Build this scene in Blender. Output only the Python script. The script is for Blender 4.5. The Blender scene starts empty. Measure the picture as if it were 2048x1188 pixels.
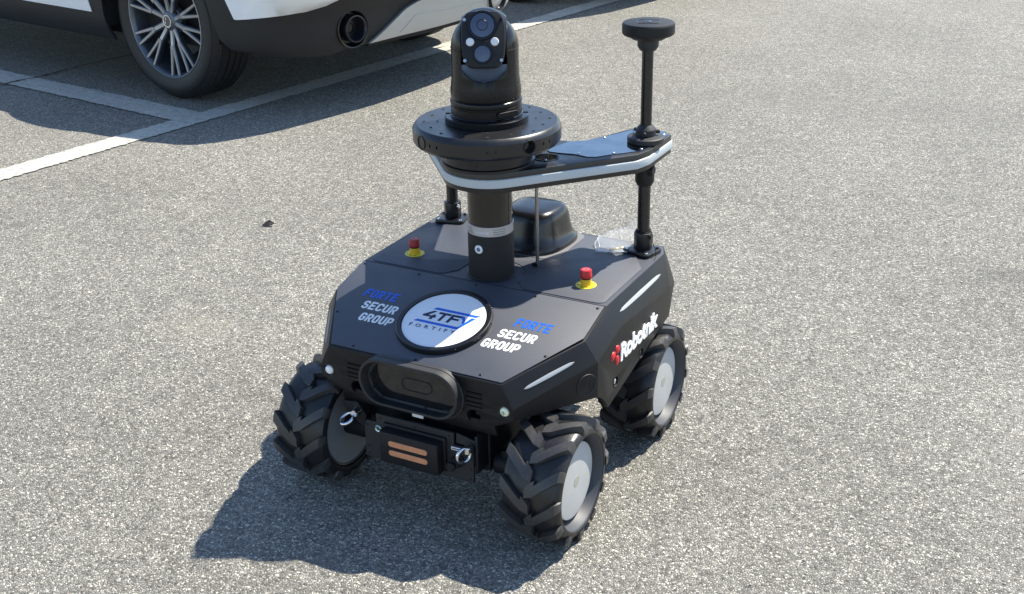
import bpy, bmesh, math, random
from mathutils import Vector, Matrix, geometry
R = math.radians
random.seed(4)
scn = bpy.context.scene
col = scn.collection

# ------------------------------------------------------------------ camera
cam_d = bpy.data.cameras.new('camera')
cam = bpy.data.objects.new('camera', cam_d)
col.objects.link(cam)
scn.camera = cam
cam_d.sensor_width = 36
cam_d.lens = 2424.7 * 36 / 2048
cam_d.clip_start = 0.05
cam_d.clip_end = 500
_az, _pi, _ro = R(28.3303), R(23.7951), R(-1.2297)
_f = Vector((-math.sin(_az) * math.cos(_pi), math.cos(_az) * math.cos(_pi), -math.sin(_pi)))
_r = Vector((math.cos(_az), math.sin(_az), 0))
_u = _r.cross(_f)
_r2 = _r * math.cos(_ro) + _u * math.sin(_ro)
_u2 = -_r * math.sin(_ro) + _u * math.cos(_ro)
_m = Matrix((_r2, _u2, -_f)).transposed().to_4x4()
_m.translation = Vector((1.0471, -1.8573, 1.2579))
cam.matrix_world = _m

# ------------------------------------------------------------------ sky and sun
SUN = Vector((0.32, 0.63, 1.0)).normalized()      # towards the sun
sun_el = math.asin(SUN.z)
sun_az = math.atan2(SUN.x, SUN.y)
w = bpy.data.worlds.new('World')
scn.world = w
w.use_nodes = True
nt = w.node_tree
sky = nt.nodes.new('ShaderNodeTexSky')
sky.sky_type = 'NISHITA'
sky.sun_disc = False
sky.sun_elevation = sun_el
sky.sun_rotation = sun_az
sky.air_density = 1.0
sky.dust_density = 0.25
sky.ozone_density = 2.2
bg = nt.nodes['Background']
bg.inputs['Strength'].default_value = 0.13
nt.links.new(sky.outputs['Color'], bg.inputs['Color'])
sd = bpy.data.lights.new('sun', 'SUN')
sd.energy = 4.9
sd.angle = R(0.53)
sd.color = (1.0, 0.935, 0.81)
so = bpy.data.objects.new('sun', sd)
so.rotation_euler = SUN.to_track_quat('Z', 'Y').to_euler()
col.objects.link(so)
scn.view_settings.view_transform = 'Standard'
scn.view_settings.look = 'None'
scn.view_settings.gamma = 1
scn.view_settings.use_curve_mapping = False
scn.view_settings.exposure = 0.88

# ------------------------------------------------------------------ materials
def nmat(name):
    m = bpy.data.materials.new(name)
    m.use_nodes = True
    return m, m.node_tree, m.node_tree.nodes['Principled BSDF']

def mat(name, c, rough=.5, metal=0, spec=.5, bump=0, bscale=400, coat=0, var=0, vscale=30, rvar=0,
        trans=0, alpha=1, dust=0, emis=None):
    m, t, b = nmat(name)
    b.inputs['Base Color'].default_value = (*c, 1)
    b.inputs['Roughness'].default_value = rough
    b.inputs['Metallic'].default_value = metal
    b.inputs['Specular IOR Level'].default_value = spec
    b.inputs['Coat Weight'].default_value = coat
    b.inputs['Coat Roughness'].default_value = .05
    b.inputs['Transmission Weight'].default_value = trans
    b.inputs['Alpha'].default_value = alpha
    if bump or var or rvar or dust:
        tc = t.nodes.new('ShaderNodeTexCoord')
    if bump:
        n = t.nodes.new('ShaderNodeTexNoise'); n.inputs['Scale'].default_value = bscale
        n.inputs['Detail'].default_value = 2
        t.links.new(tc.outputs['Object'], n.inputs['Vector'])
        bp = t.nodes.new('ShaderNodeBump'); bp.inputs['Strength'].default_value = bump
        bp.inputs['Distance'].default_value = .001
        t.links.new(n.outputs['Fac'], bp.inputs['Height'])
        t.links.new(bp.outputs['Normal'], b.inputs['Normal'])
    if var or rvar:
        n = t.nodes.new('ShaderNodeTexNoise'); n.inputs['Scale'].default_value = vscale
        n.inputs['Detail'].default_value = 6; n.inputs['Roughness'].default_value = .65
        t.links.new(tc.outputs['Object'], n.inputs['Vector'])
        if var:
            mr = t.nodes.new('ShaderNodeMapRange')
            mr.inputs['From Min'].default_value = .3; mr.inputs['From Max'].default_value = .7
            mr.inputs['To Min'].default_value = 1 - var; mr.inputs['To Max'].default_value = 1 + var
            t.links.new(n.outputs['Fac'], mr.inputs['Value'])
            mx = t.nodes.new('ShaderNodeMix'); mx.data_type = 'RGBA'; mx.blend_type = 'MULTIPLY'
            mx.inputs['Factor'].default_value = 1
            mx.inputs['A'].default_value = (*c, 1)
            t.links.new(mr.outputs['Result'], mx.inputs['B'])
            t.links.new(mx.outputs['Result'], b.inputs['Base Color'])
            last = mx.outputs['Result']
        if rvar:
            mr2 = t.nodes.new('ShaderNodeMapRange')
            mr2.inputs['From Min'].default_value = .3; mr2.inputs['From Max'].default_value = .7
            mr2.inputs['To Min'].default_value = rough - rvar; mr2.inputs['To Max'].default_value = rough + rvar
            t.links.new(n.outputs['Fac'], mr2.inputs['Value'])
            t.links.new(mr2.outputs['Result'], b.inputs['Roughness'])
    if dust:
        n3 = t.nodes.new('ShaderNodeTexNoise'); n3.inputs['Scale'].default_value = 260
        n3.inputs['Detail'].default_value = 3
        n4 = t.nodes.new('ShaderNodeTexNoise'); n4.inputs['Scale'].default_value = 9
        n4.inputs['Detail'].default_value = 5
        t.links.new(tc.outputs['Object'], n3.inputs['Vector'])
        t.links.new(tc.outputs['Object'], n4.inputs['Vector'])
        r3 = t.nodes.new('ShaderNodeMapRange')
        r3.inputs['From Min'].default_value = .58; r3.inputs['From Max'].default_value = .75
        r3.inputs['To Min'].default_value = 0; r3.inputs['To Max'].default_value = dust
        t.links.new(n3.outputs['Fac'], r3.inputs['Value'])
        r4 = t.nodes.new('ShaderNodeMapRange')
        r4.inputs['From Min'].default_value = .4; r4.inputs['From Max'].default_value = .7
        r4.inputs['To Min'].default_value = .02; r4.inputs['To Max'].default_value = dust * .35
        t.links.new(n4.outputs['Fac'], r4.inputs['Value'])
        ad = t.nodes.new('ShaderNodeMath'); ad.operation = 'ADD'; ad.use_clamp = True
        t.links.new(r3.outputs['Result'], ad.inputs[0]); t.links.new(r4.outputs['Result'], ad.inputs[1])
        mx2 = t.nodes.new('ShaderNodeMix'); mx2.data_type = 'RGBA'
        mx2.inputs['B'].default_value = (.28, .25, .21, 1)
        t.links.new(ad.outputs['Value'], mx2.inputs['Factor'])
        if var: t.links.new(last, mx2.inputs['A'])
        else: mx2.inputs['A'].default_value = (*c, 1)
        t.links.new(mx2.outputs['Result'], b.inputs['Base Color'])
    if emis:
        b.inputs['Emission Color'].default_value = (*emis[0], 1)
        b.inputs['Emission Strength'].default_value = emis[1]
    return m

M_powder = mat('black_powder_coat', (.033, .039, .056), .58, spec=.85, bump=.12, bscale=900, rvar=.06, vscale=14, dust=.03)
M_shell = mat('black_shell_plastic', (.0045, .0050, .0070), .42, spec=.28, bump=.08, bscale=800, rvar=.04, vscale=10, dust=.015)
M_matte = mat('matte_black_plastic', (.0065, .0068, .0085), .55, spec=.4, bump=.15, bscale=1200)
M_satin = mat('satin_black_plastic', (.006, .006, .008), .34, rvar=.05, vscale=60)
M_gloss = mat('gloss_black_plastic', (.006, .006, .008), .20, spec=.5)
M_anod = mat('black_anodised', (.0030, .0035, .0055), .26, spec=.32, rvar=.04, vscale=80)
M_discm = mat('black_disc_metal', (.005, .0055, .0075), .34, spec=.6, rvar=.05, vscale=40, dust=.012)
M_carbon = mat('carbon_tube', (.010, .0095, .0095), .26, var=.35, vscale=300, spec=.6)
M_lidarwin = mat('dark_lidar_window', (.010, .008, .007), .08, spec=.6)
M_steel = mat('brushed_steel', (.62, .62, .64), .28, metal=1, rvar=.06, vscale=120)
M_chrome = mat('polished_steel', (.75, .75, .77), .12, metal=1)
M_mirror = mat('polished_plate', (.21, .225, .245), .09, metal=1, rvar=.06, var=.22, vscale=22, bump=.10, bscale=45)
M_rod = mat('dull_steel_rod', (.30, .29, .28), .30, metal=.9)
M_ring = mat('silver_ring', (.48, .48, .50), .38, metal=.75)
M_screw = mat('screw_black', (.018, .018, .02), .3, metal=.5)
M_hole = mat('dark_recess', (.004, .004, .005), .7)
M_white = mat('white_print', (.82, .82, .82), .45)
M_blue = mat('blue_print', (.010, .115, .60), .4)
M_dblue = mat('navy_print', (.004, .010, .05), .4)
M_red = mat('red_plastic', (.50, .012, .018), .36)
M_dred = mat('dark_red_plastic', (.32, .010, .014), .42)
M_yel = mat('yellow_plastic', (.78, .62, .02), .45)
M_amb = mat('amber_yellow_plastic', (.70, .42, .02), .45)
M_led = mat('milky_light_strip', (.34, .36, .38), .45, spec=.5, rvar=.04, vscale=50)
M_ledb = mat('milky_blue_light_band', (.47, .51, .53), .50)
M_lamp = mat('lamp_lens', (.92, .92, .90), .12, spec=.7)
M_lampy = mat('lamp_lens_yellowish', (.88, .92, .66), .12, spec=.7)
M_copper = mat('copper_contact', (.68, .30, .16), .45, metal=.25, var=.15, vscale=60)
M_rubber = mat('tyre_rubber', (.007, .007, .009), .36, bump=.25, bscale=500, rvar=.09, vscale=26, dust=.05)
M_lug = mat('tread_rubber', (.032, .032, .034), .40, bump=.35, bscale=420, rvar=.10, vscale=40, dust=.16)
M_rim = mat('rim_grey', (.050, .053, .062), .52)
M_disc = mat('wheel_disc_grey', (.41, .415, .415), .55, var=.06, vscale=20)
M_hub = mat('hub_cap_beige', (.33, .34, .29), .6)
M_dgrey = mat('dark_grey_plastic', (.016, .0165, .019), .58, spec=.6, bump=.1, bscale=900)
M_cover = mat('cover_grey_plastic', (.21, .212, .22), .5)
M_label = mat('white_label', (.75, .75, .75), .5)
M_lens = mat('camera_lens_glass', (.025, .035, .07), .10, spec=1.0, coat=1)
M_lens2 = mat('thermal_lens', (.07, .09, .13), .24, spec=.8)
M_irled = mat('ir_led_white', (.72, .72, .74), .4)
M_green = mat('green_indicator', (.01, .14, .08), .25)
M_brass = mat('brass_fitting', (.62, .48, .22), .32, metal=.8)
M_spring = mat('spring_steel_white', (.6, .6, .58), .4)
M_window = mat('dark_window_glass', (.014, .014, .015), .06, spec=.52)

# car
M_cwhite = mat('white_car_paint', (.84, .85, .85), .28, coat=.8)
M_cclad = mat('black_cladding', (.008, .0088, .011), .50, spec=.4, bump=.2, bscale=700, dust=.04)
M_csilver = mat('silver_bumper_paint', (.50, .49, .46), .36, metal=.35)
M_ctyre = mat('car_tyre_rubber', (.010, .010, .011), .56, bump=.2, bscale=200, dust=.07)
M_cgroove = mat('tyre_groove', (.006, .006, .006), .8)
M_calloy = mat('gunmetal_alloy', (.13, .145, .17), .34, metal=.7)
M_calloym = mat('machined_alloy', (.36, .38, .41), .30, metal=.8)
M_cblack = mat('underbody_black', (.008, .008, .008), .8)
M_cglass = mat('car_glass', (.01, .012, .014), .04, spec=.8)
M_cpaintb = mat('dark_car_paint', (.02, .022, .03), .25, coat=1)

def bag_mat():
    m, t, b = nmat('clear_bag_film')
    b.inputs['Base Color'].default_value = (.82, .84, .86, 1)
    b.inputs['Roughness'].default_value = .14
    b.inputs['Specular IOR Level'].default_value = 1.0
    b.inputs['Alpha'].default_value = .18
    return m
M_bag = bag_mat()

def asphalt_mat():
    m, t, b = nmat('worn_asphalt')
    N, L = t.nodes, t.links
    tc = N.new('ShaderNodeTexCoord')
    def vor(scale, feat='F1'):
        v = N.new('ShaderNodeTexVoronoi'); v.feature = feat; v.inputs['Scale'].default_value = scale
        L.new(wv.outputs[0], v.inputs['Vector']); return v
    def noi(scale, det=3, r=.5):
        n = N.new('ShaderNodeTexNoise'); n.inputs['Scale'].default_value = scale
        n.inputs['Detail'].default_value = det; n.inputs['Roughness'].default_value = r
        L.new(tc.outputs['Object'], n.inputs['Vector']); return n
    # warp so that cells look like crushed stone
    wn = noi(130, 2)
    ws = N.new('ShaderNodeVectorMath'); ws.operation = 'SCALE'; ws.inputs['Scale'].default_value = .006
    L.new(wn.outputs['Color'], ws.inputs[0])
    wv = N.new('ShaderNodeVectorMath'); wv.operation = 'ADD'
    L.new(tc.outputs['Object'], wv.inputs[0]); L.new(ws.outputs[0], wv.inputs[1])
    v1 = vor(ASPH_SCALE); v2 = vor(ASPH_SCALE, 'DISTANCE_TO_EDGE'); v3 = vor(ASPH_SCALE * 2.1)
    sep = N.new('ShaderNodeSeparateColor'); L.new(v1.outputs['Color'], sep.inputs[0])
    ramp = N.new('ShaderNodeValToRGB'); cr = ramp.color_ramp
    cr.elements[0].position = 0; cr.elements[0].color = (.088, .083, .071, 1)
    cr.elements[1].position = 1; cr.elements[1].color = (.70, .665, .560, 1)
    for p_, c_ in ((.15, (.181, .175, .157)), (.5, (.284, .275, .246)), (.82, (.386, .374, .333))):
        e = cr.elements.new(p_); e.color = (*c_, 1)
    L.new(sep.outputs[0], ramp.inputs[0])
    # fines between stones
    sep3 = N.new('ShaderNodeSeparateColor'); L.new(v3.outputs['Color'], sep3.inputs[0])
    r3 = N.new('ShaderNodeMapRange'); r3.inputs['To Min'].default_value = .74; r3.inputs['To Max'].default_value = 1.26
    L.new(sep3.outputs[1], r3.inputs['Value'])
    m3 = N.new('ShaderNodeMix'); m3.data_type = 'RGBA'; m3.blend_type = 'MULTIPLY'; m3.inputs['Factor'].default_value = 1
    L.new(ramp.outputs['Color'], m3.inputs['A']); L.new(r3.outputs['Result'], m3.inputs['B'])
    # binder in the joints
    ed = N.new('ShaderNodeMapRange'); ed.inputs['From Min'].default_value = .02; ed.inputs['From Max'].default_value = .16
    L.new(v2.outputs['Distance'], ed.inputs['Value'])
    mb = N.new('ShaderNodeMix'); mb.data_type = 'RGBA'
    mb.inputs['A'].default_value = (.100, .095, .082, 1)
    L.new(ed.outputs['Result'], mb.inputs['Factor']); L.new(m3.outputs['Result'], mb.inputs['B'])
    # broad wear
    big = noi(1.3, 6, .6); rb = N.new('ShaderNodeMapRange')
    rb.inputs['From Min'].default_value = .3; rb.inputs['From Max'].default_value = .7
    rb.inputs['To Min'].default_value = .86; rb.inputs['To Max'].default_value = 1.12
    L.new(big.outputs['Fac'], rb.inputs['Value'])
    mid = noi(22, 3, .6); rm = N.new('ShaderNodeMapRange')
    rm.inputs['From Min'].default_value = .3; rm.inputs['From Max'].default_value = .7
    rm.inputs['To Min'].default_value = .86; rm.inputs['To Max'].default_value = 1.12
    L.new(mid.outputs['Fac'], rm.inputs['Value'])
    mu = N.new('ShaderNodeMath'); mu.operation = 'MULTIPLY'
    L.new(rb.outputs['Result'], mu.inputs[0]); L.new(rm.outputs['Result'], mu.inputs[1])
    mf = N.new('ShaderNodeMix'); mf.data_type = 'RGBA'; mf.blend_type = 'MULTIPLY'; mf.inputs['Factor'].default_value = 1
    L.new(mb.outputs['Result'], mf.inputs['A']); L.new(mu.outputs['Value'], mf.inputs['B'])
    # sparse larger pale stones and dark pits
    for sc_, seed_, rad_, c_ in ((62, 0.0, .14, (.66, .63, .54)), (48, 7.3, .13, (.03, .028, .025)), (90, 3.1, .15, (.30, .20, .15))):
        of = N.new('ShaderNodeVectorMath'); of.operation = 'ADD'; of.inputs[1].default_value = (seed_, seed_ * 2, 0)
        L.new(wv.outputs[0], of.inputs[0])
        vv = N.new('ShaderNodeTexVoronoi'); vv.inputs['Scale'].default_value = sc_; L.new(of.outputs[0], vv.inputs['Vector'])
        se = N.new('ShaderNodeSeparateColor'); L.new(vv.outputs['Color'], se.inputs[0])
        th_ = N.new('ShaderNodeMapRange'); th_.inputs['From Min'].default_value = .35; th_.inputs['From Max'].default_value = 1
        th_.inputs['To Min'].default_value = 0; th_.inputs['To Max'].default_value = rad_
        L.new(se.outputs[0], th_.inputs['Value'])
        lt = N.new('ShaderNodeMath'); lt.operation = 'LESS_THAN'; L.new(vv.outputs['Distance'], lt.inputs[0]); L.new(th_.outputs[0], lt.inputs[1])
        mk_ = N.new('ShaderNodeMath'); mk_.operation = 'MULTIPLY'; mk_.inputs[1].default_value = .85; L.new(lt.outputs[0], mk_.inputs[0])
        ms = N.new('ShaderNodeMix'); ms.data_type = 'RGBA'; ms.inputs['B'].default_value = (*c_, 1)
        L.new(mk_.outputs[0], ms.inputs['Factor']); L.new(mf.outputs['Result'], ms.inputs['A']); mf = ms
    # tan stain left of the robot and a darker rough spot at the right
    prev = mf.outputs['Result']
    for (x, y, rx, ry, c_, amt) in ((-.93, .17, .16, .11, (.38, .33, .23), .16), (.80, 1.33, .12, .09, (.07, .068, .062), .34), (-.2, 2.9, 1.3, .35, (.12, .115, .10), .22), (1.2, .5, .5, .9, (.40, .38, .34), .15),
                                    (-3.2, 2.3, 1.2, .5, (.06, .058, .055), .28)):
        mp = N.new('ShaderNodeMapping'); mp.vector_type = 'TEXTURE'
        mp.inputs['Location'].default_value = (x, y, 0); mp.inputs['Scale'].default_value = (rx, ry, 1)
        L.new(tc.outputs['Object'], mp.inputs['Vector'])
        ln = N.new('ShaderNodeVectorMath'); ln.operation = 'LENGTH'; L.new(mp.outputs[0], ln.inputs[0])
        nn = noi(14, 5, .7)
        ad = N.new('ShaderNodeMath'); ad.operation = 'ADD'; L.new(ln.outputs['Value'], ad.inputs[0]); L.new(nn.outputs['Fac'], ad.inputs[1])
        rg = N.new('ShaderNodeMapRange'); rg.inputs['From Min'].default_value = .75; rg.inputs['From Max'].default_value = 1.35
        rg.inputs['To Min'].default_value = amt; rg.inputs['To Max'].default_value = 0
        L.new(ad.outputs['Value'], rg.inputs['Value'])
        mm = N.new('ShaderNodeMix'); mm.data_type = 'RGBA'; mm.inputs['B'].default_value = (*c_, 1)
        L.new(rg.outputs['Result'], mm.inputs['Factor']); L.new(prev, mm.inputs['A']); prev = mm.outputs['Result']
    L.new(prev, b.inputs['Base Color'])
    b.inputs['Roughness'].default_value = .75
    b.inputs['Specular IOR Level'].default_value = .35
    # relief
    hh = N.new('ShaderNodeMapRange'); hh.inputs['From Min'].default_value = 0; hh.inputs['From Max'].default_value = .3
    L.new(v2.outputs['Distance'], hh.inputs['Value'])
    hr = N.new('ShaderNodeMath'); hr.operation = 'MULTIPLY'
    hs = N.new('ShaderNodeMapRange'); hs.inputs['To Min'].default_value = .35; hs.inputs['To Max'].default_value = 1.0
    L.new(sep.outputs[2], hs.inputs['Value'])
    L.new(hh.outputs['Result'], hr.inputs[0]); L.new(hs.outputs['Result'], hr.inputs[1])
    bp = N.new('ShaderNodeBump'); bp.inputs['Strength'].default_value = 1; bp.inputs['Distance'].default_value = .0020
    L.new(hr.outputs['Value'], bp.inputs['Height'])
    L.new(bp.outputs['Normal'], b.inputs['Normal'])
    return m
ASPH_SCALE = 235
M_asph = asphalt_mat()

def paint_mat():
    m, t, b = nmat('worn_road_paint')
    N, L = t.nodes, t.links
    tc = N.new('ShaderNodeTexCoord')
    v = N.new('ShaderNodeTexVoronoi'); v.inputs['Scale'].default_value = ASPH_SCALE
    v2 = N.new('ShaderNodeTexVoronoi'); v2.feature = 'DISTANCE_TO_EDGE'; v2.inputs['Scale'].default_value = ASPH_SCALE
    n = N.new('ShaderNodeTexNoise'); n.inputs['Scale'].default_value = 30; n.inputs['Detail'].default_value = 8; n.inputs['Roughness'].default_value = .75
    for k in (v, v2, n): L.new(tc.outputs['Object'], k.inputs['Vector'])
    r = N.new('ShaderNodeMapRange'); r.inputs['From Min'].default_value = .35; r.inputs['From Max'].default_value = .66
    r.inputs['To Min'].default_value = 1.08; r.inputs['To Max'].default_value = .66
    L.new(n.outputs['Fac'], r.inputs['Value'])
    e = N.new('ShaderNodeMapRange'); e.inputs['From Min'].default_value = 0; e.inputs['From Max'].default_value = .10
    e.inputs['To Min'].default_value = .48; e.inputs['To Max'].default_value = 1
    L.new(v2.outputs['Distance'], e.inputs['Value'])
    mu = N.new('ShaderNodeMath'); mu.operation = 'MULTIPLY'; L.new(r.outputs[0], mu.inputs[0]); L.new(e.outputs[0], mu.inputs[1])
    mx = N.new('ShaderNodeMix'); mx.data_type = 'RGBA'; mx.blend_type = 'MULTIPLY'; mx.inputs['Factor'].default_value = 1
    mx.inputs['A'].default_value = (.60, .59, .53, 1)
    L.new(mu.outputs[0], mx.inputs['B'])
    # flecks where the paint has gone
    n2 = N.new('ShaderNodeTexNoise'); n2.inputs['Scale'].default_value = 95; n2.inputs['Detail'].default_value = 3
    L.new(tc.outputs['Object'], n2.inputs['Vector'])
    r2 = N.new('ShaderNodeMapRange'); r2.inputs['From Min'].default_value = .585; r2.inputs['From Max'].default_value = .68
    r2.inputs['To Max'].default_value = .75
    L.new(n2.outputs['Fac'], r2.inputs['Value'])
    m2 = N.new('ShaderNodeMix'); m2.data_type = 'RGBA'; m2.inputs['B'].default_value = (.2, .19, .17, 1)
    L.new(r2.outputs[0], m2.inputs['Factor']); L.new(mx.outputs['Result'], m2.inputs['A'])
    L.new(m2.outputs['Result'], b.inputs['Base Color'])
    b.inputs['Roughness'].default_value = .6
    bp = N.new('ShaderNodeBump'); bp.inputs['Distance'].default_value = .0010
    L.new(v2.outputs['Distance'], bp.inputs['Height']); L.new(bp.outputs['Normal'], b.inputs['Normal'])
    return m
M_paint = paint_mat()

# ------------------------------------------------------------------ mesh helpers
def finish(name, me, material, parent=None, angle=35):
    if material and not me.materials:
        me.materials.append(material)
    if angle is not None and len(me.polygons):
        me.shade_smooth()
        me.set_sharp_from_angle(angle=R(angle))
    o = bpy.data.objects.new(name, me)
    col.objects.link(o)
    if parent: o.parent = parent
    return o

def mk(name, bm, material, parent=None, angle=35, M=None):
    if M is not None: bm.transform(M)
    bmesh.ops.recalc_face_normals(bm, faces=bm.faces[:])
    me = bpy.data.meshes.new(name)
    bm.to_mesh(me); bm.free()
    return finish(name, me, material, parent, angle)

def tag(o, label=None, cat=None, group=None, kind=None):
    if label: o['label'] = label
    if cat: o['category'] = cat
    if group: o['group'] = group
    if kind: o['kind'] = kind
    return o

def empty(name, loc=(0, 0, 0), rz=0, parent=None):
    o = bpy.data.objects.new(name, None)
    o.empty_display_size = .1
    o.location = loc; o.rotation_euler = (0, 0, rz)
    col.objects.link(o)
    if parent: o.parent = parent
    return o

def b_bevel(bm, wd, seg=2, ang=30):
    es = [e for e in bm.edges if len(e.link_faces) == 2 and e.calc_face_angle(0) > R(ang)]
    if es: bmesh.ops.bevel(bm, geom=es, offset=wd, segments=seg, profile=.5, affect='EDGES', clamp_overlap=True)

def box(c, s, bev=0, seg=2, bm=None, M=None):
    b = bmesh.new()
    bmesh.ops.create_cube(b, size=1)
    bmesh.ops.scale(b, vec=s, verts=b.verts[:])
    if bev: b_bevel(b, bev, seg)
    bmesh.ops.translate(b, vec=c, verts=b.verts[:])
    if M is not None: b.transform(M)
    return merge(bm, b)

def merge(bm, b):
    if bm is None: return b
    me = bpy.data.meshes.new('t'); b.to_mesh(me); b.free()
    bm.from_mesh(me); bpy.data.meshes.remove(me)
    return bm

def lathe(prof, n=48, bm=None, M=None, closed=False):
    """profile [(r, z)...] turned about Z"""
    b = bmesh.new()
    rings = []
    for (r, z) in prof:
        if r < 1e-6: rings.append([b.verts.new((0, 0, z))])
        else: rings.append([b.verts.new((r * math.cos(2 * math.pi * k / n), r * math.sin(2 * math.pi * k / n), z)) for k in range(n)])
    prs = list(zip(rings[:-1], rings[1:]))
    if closed: prs.append((rings[-1], rings[0]))
    for A, B in prs:
        for k in range(n):
            j = (k + 1) % n
            if len(A) == 1 and len(B) == 1: continue
            if len(A) == 1: b.faces.new((A[0], B[k], B[j]))
            elif len(B) == 1: b.faces.new((A[k], A[j], B[0]))
            else: b.faces.new((A[k], A[j], B[j], B[k]))
    bmesh.ops.recalc_face_normals(b, faces=b.faces[:])
    if M is not None: b.transform(M)
    return merge(bm, b)

def prism(poly, z0, z1, bev=0, seg=2, bm=None, M=None, ang=30):
    b = bmesh.new()
    lo = [b.verts.new((x, y, z0)) for x, y in poly]
    hi = [b.verts.new((x, y, z1)) for x, y in poly]
    b.faces.new(lo[::-1]); b.faces.new(hi)
    n = len(poly)
    for k in range(n):
        b.faces.new((lo[k], lo[(k + 1) % n], hi[(k + 1) % n], hi[k]))
    bmesh.ops.recalc_face_normals(b, faces=b.faces[:])
    if bev: b_bevel(b, bev, seg, ang)
    if M is not None: b.transform(M)
    return merge(bm, b)

def tube(pts, r, n=10, bm=None, cap=True, M=None, close=False):
    b = bmesh.new()
    pts = [Vector(p) for p in pts]
    rings = []
    N_ = len(pts)
    ref = None
    for i, p in enumerate(pts):
        if close: d = (pts[(i + 1) % N_] - pts[i - 1])
        else: d = (pts[min(i + 1, N_ - 1)] - pts[max(i - 1, 0)])
        d.normalize()
        if ref is None:
            ref = d.orthogonal().normalized()
        ref = (ref - d * ref.dot(d)).normalized()
        q = d.cross(ref)
        rr = r[i] if isinstance(r, (list, tuple)) else r
        rings.append([b.verts.new(p + (ref * math.cos(2 * math.pi * k / n) + q * math.sin(2 * math.pi * k / n)) * rr) for k in range(n)])
    prs = list(zip(rings[:-1], rings[1:]))
    if close: prs.append((rings[-1], rings[0]))
    for A, B in prs:
        for k in range(n):
            j = (k + 1) % n
            b.faces.new((A[k], A[j], B[j], B[k]))
    if cap and not close:
        b.faces.new(rings[0][::-1]); b.faces.new(rings[-1])
    bmesh.ops.recalc_face_normals(b, faces=b.faces[:])
    if M is not None: b.transform(M)
    return merge(bm, b)

def rrect(hx, hy, r, n=5, cx=0, cy=0):
    out = []
    for sx, sy, a0 in ((1, 1, 0), (-1, 1, 90), (-1, -1, 180), (1, -1, 270)):
        for k in range(n + 1):
            a = R(a0 + 90 * k / n)
            out.append((cx + sx * (hx - r) + r * math.cos(a), cy + sy * (hy - r) + r * math.sin(a)))
    return out

def frame(o, x, z):
    """matrix whose Z points along z, X near x"""
    z = Vector(z).normalized(); x = Vector(x)
    x = (x - z * x.dot(z)).normalized(); y = z.cross(x)
    m = Matrix((x, y, z)).transposed().to_4x4(); m.translation = Vector(o)
    return m

def boolean(bm_a, cutters, op='DIFFERENCE'):
    """exact boolean of a bmesh with a list of bmeshes, returned as a bmesh"""
    me = bpy.data.meshes.new('a'); bm_a.to_mesh(me); bm_a.free()
    oa = bpy.data.objects.new('a', me); col.objects.link(oa)
    tmp = []
    for c in cutters:
        bmesh.ops.recalc_face_normals(c, faces=c.faces[:])
        mc = bpy.data.meshes.new('c'); c.to_mesh(mc); c.free()
        oc = bpy.data.objects.new('c', mc); col.objects.link(oc)
        md = oa.modifiers.new('b', 'BOOLEAN'); md.operation = op; md.solver = 'EXACT'; md.object = oc
        tmp.append((oc, mc))
    dg = bpy.context.evaluated_depsgraph_get(); dg.update()
    ev = oa.evaluated_get(dg)
    out = bmesh.new(); out.from_mesh(ev.to_mesh()); ev.to_mesh_clear()
    bpy.data.objects.remove(oa); bpy.data.meshes.remove(me)
    for oc, mc in tmp:
        bpy.data.objects.remove(oc); bpy.data.meshes.remove(mc)
    return out

def text_mesh(s, bold=0., spacing=1.0, extrude=.02):
    cu = bpy.data.curves.new('txt', 'FONT')
    cu.body = s; cu.size = 1; cu.extrude = extrude; cu.offset = bold; cu.space_character = spacing
    cu.resolution_u = 4
    o = bpy.data.objects.new('txt', cu); col.objects.link(o)
    dg = bpy.context.evaluated_depsgraph_get(); dg.update()
    me = bpy.data.meshes.new_from_object(o.evaluated_get(dg))
    bpy.data.objects.remove(o); bpy.data.curves.remove(cu)
    return me

def text_on(name, s, BL, TL, BR, nrm, material, parent, bold=.02, spacing=1.0, thick=.0006, lift=0, yref=None):
    """lettering of thickness `thick` spread over the parallelogram BL, BR, TL"""
    me = text_mesh(s, bold, spacing)
    xs = [v.co.x for v in me.vertices]; ys = [v.co.y for v in me.vertices]
    x0, x1 = min(xs), max(xs)
    y0, y1 = (min(ys), max(ys)) if yref is None else yref
    BL, TL, BR, n = Vector(BL), Vector(TL), Vector(BR), Vector(nrm).normalized()
    for v in me.vertices:
        u = (v.co.x - x0) / (x1 - x0); q = (v.co.y - y0) / (y1 - y0)
        h = lift + (thick if v.co.z > 0 else 0)
        v.co = BL + (BR - BL) * u + (TL - BL) * q + n * h
    me.materials.clear()
    return finish(name, me, material, parent, None)

def copy_tree(o, parent=None):
    c = o.copy(); col.objects.link(c)
    if parent: c.parent = parent
    for ch in list(o.children): copy_tree(ch, c)
    return c

RX90 = Matrix.Rotation(R(90), 4, 'X')     # Z -> -Y
RY90 = Matrix.Rotation(R(90), 4, 'Y')     # Z -> +X
def T(*a): return Matrix.Translation(Vector(a))

# ------------------------------------------------------------------ ground and markings
bm = bmesh.new()
bmesh.ops.create_grid(bm, x_segments=1, y_segments=1, size=120)
tag(mk('asphalt', bm, M_asph, None, None), kind='structure')

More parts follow.
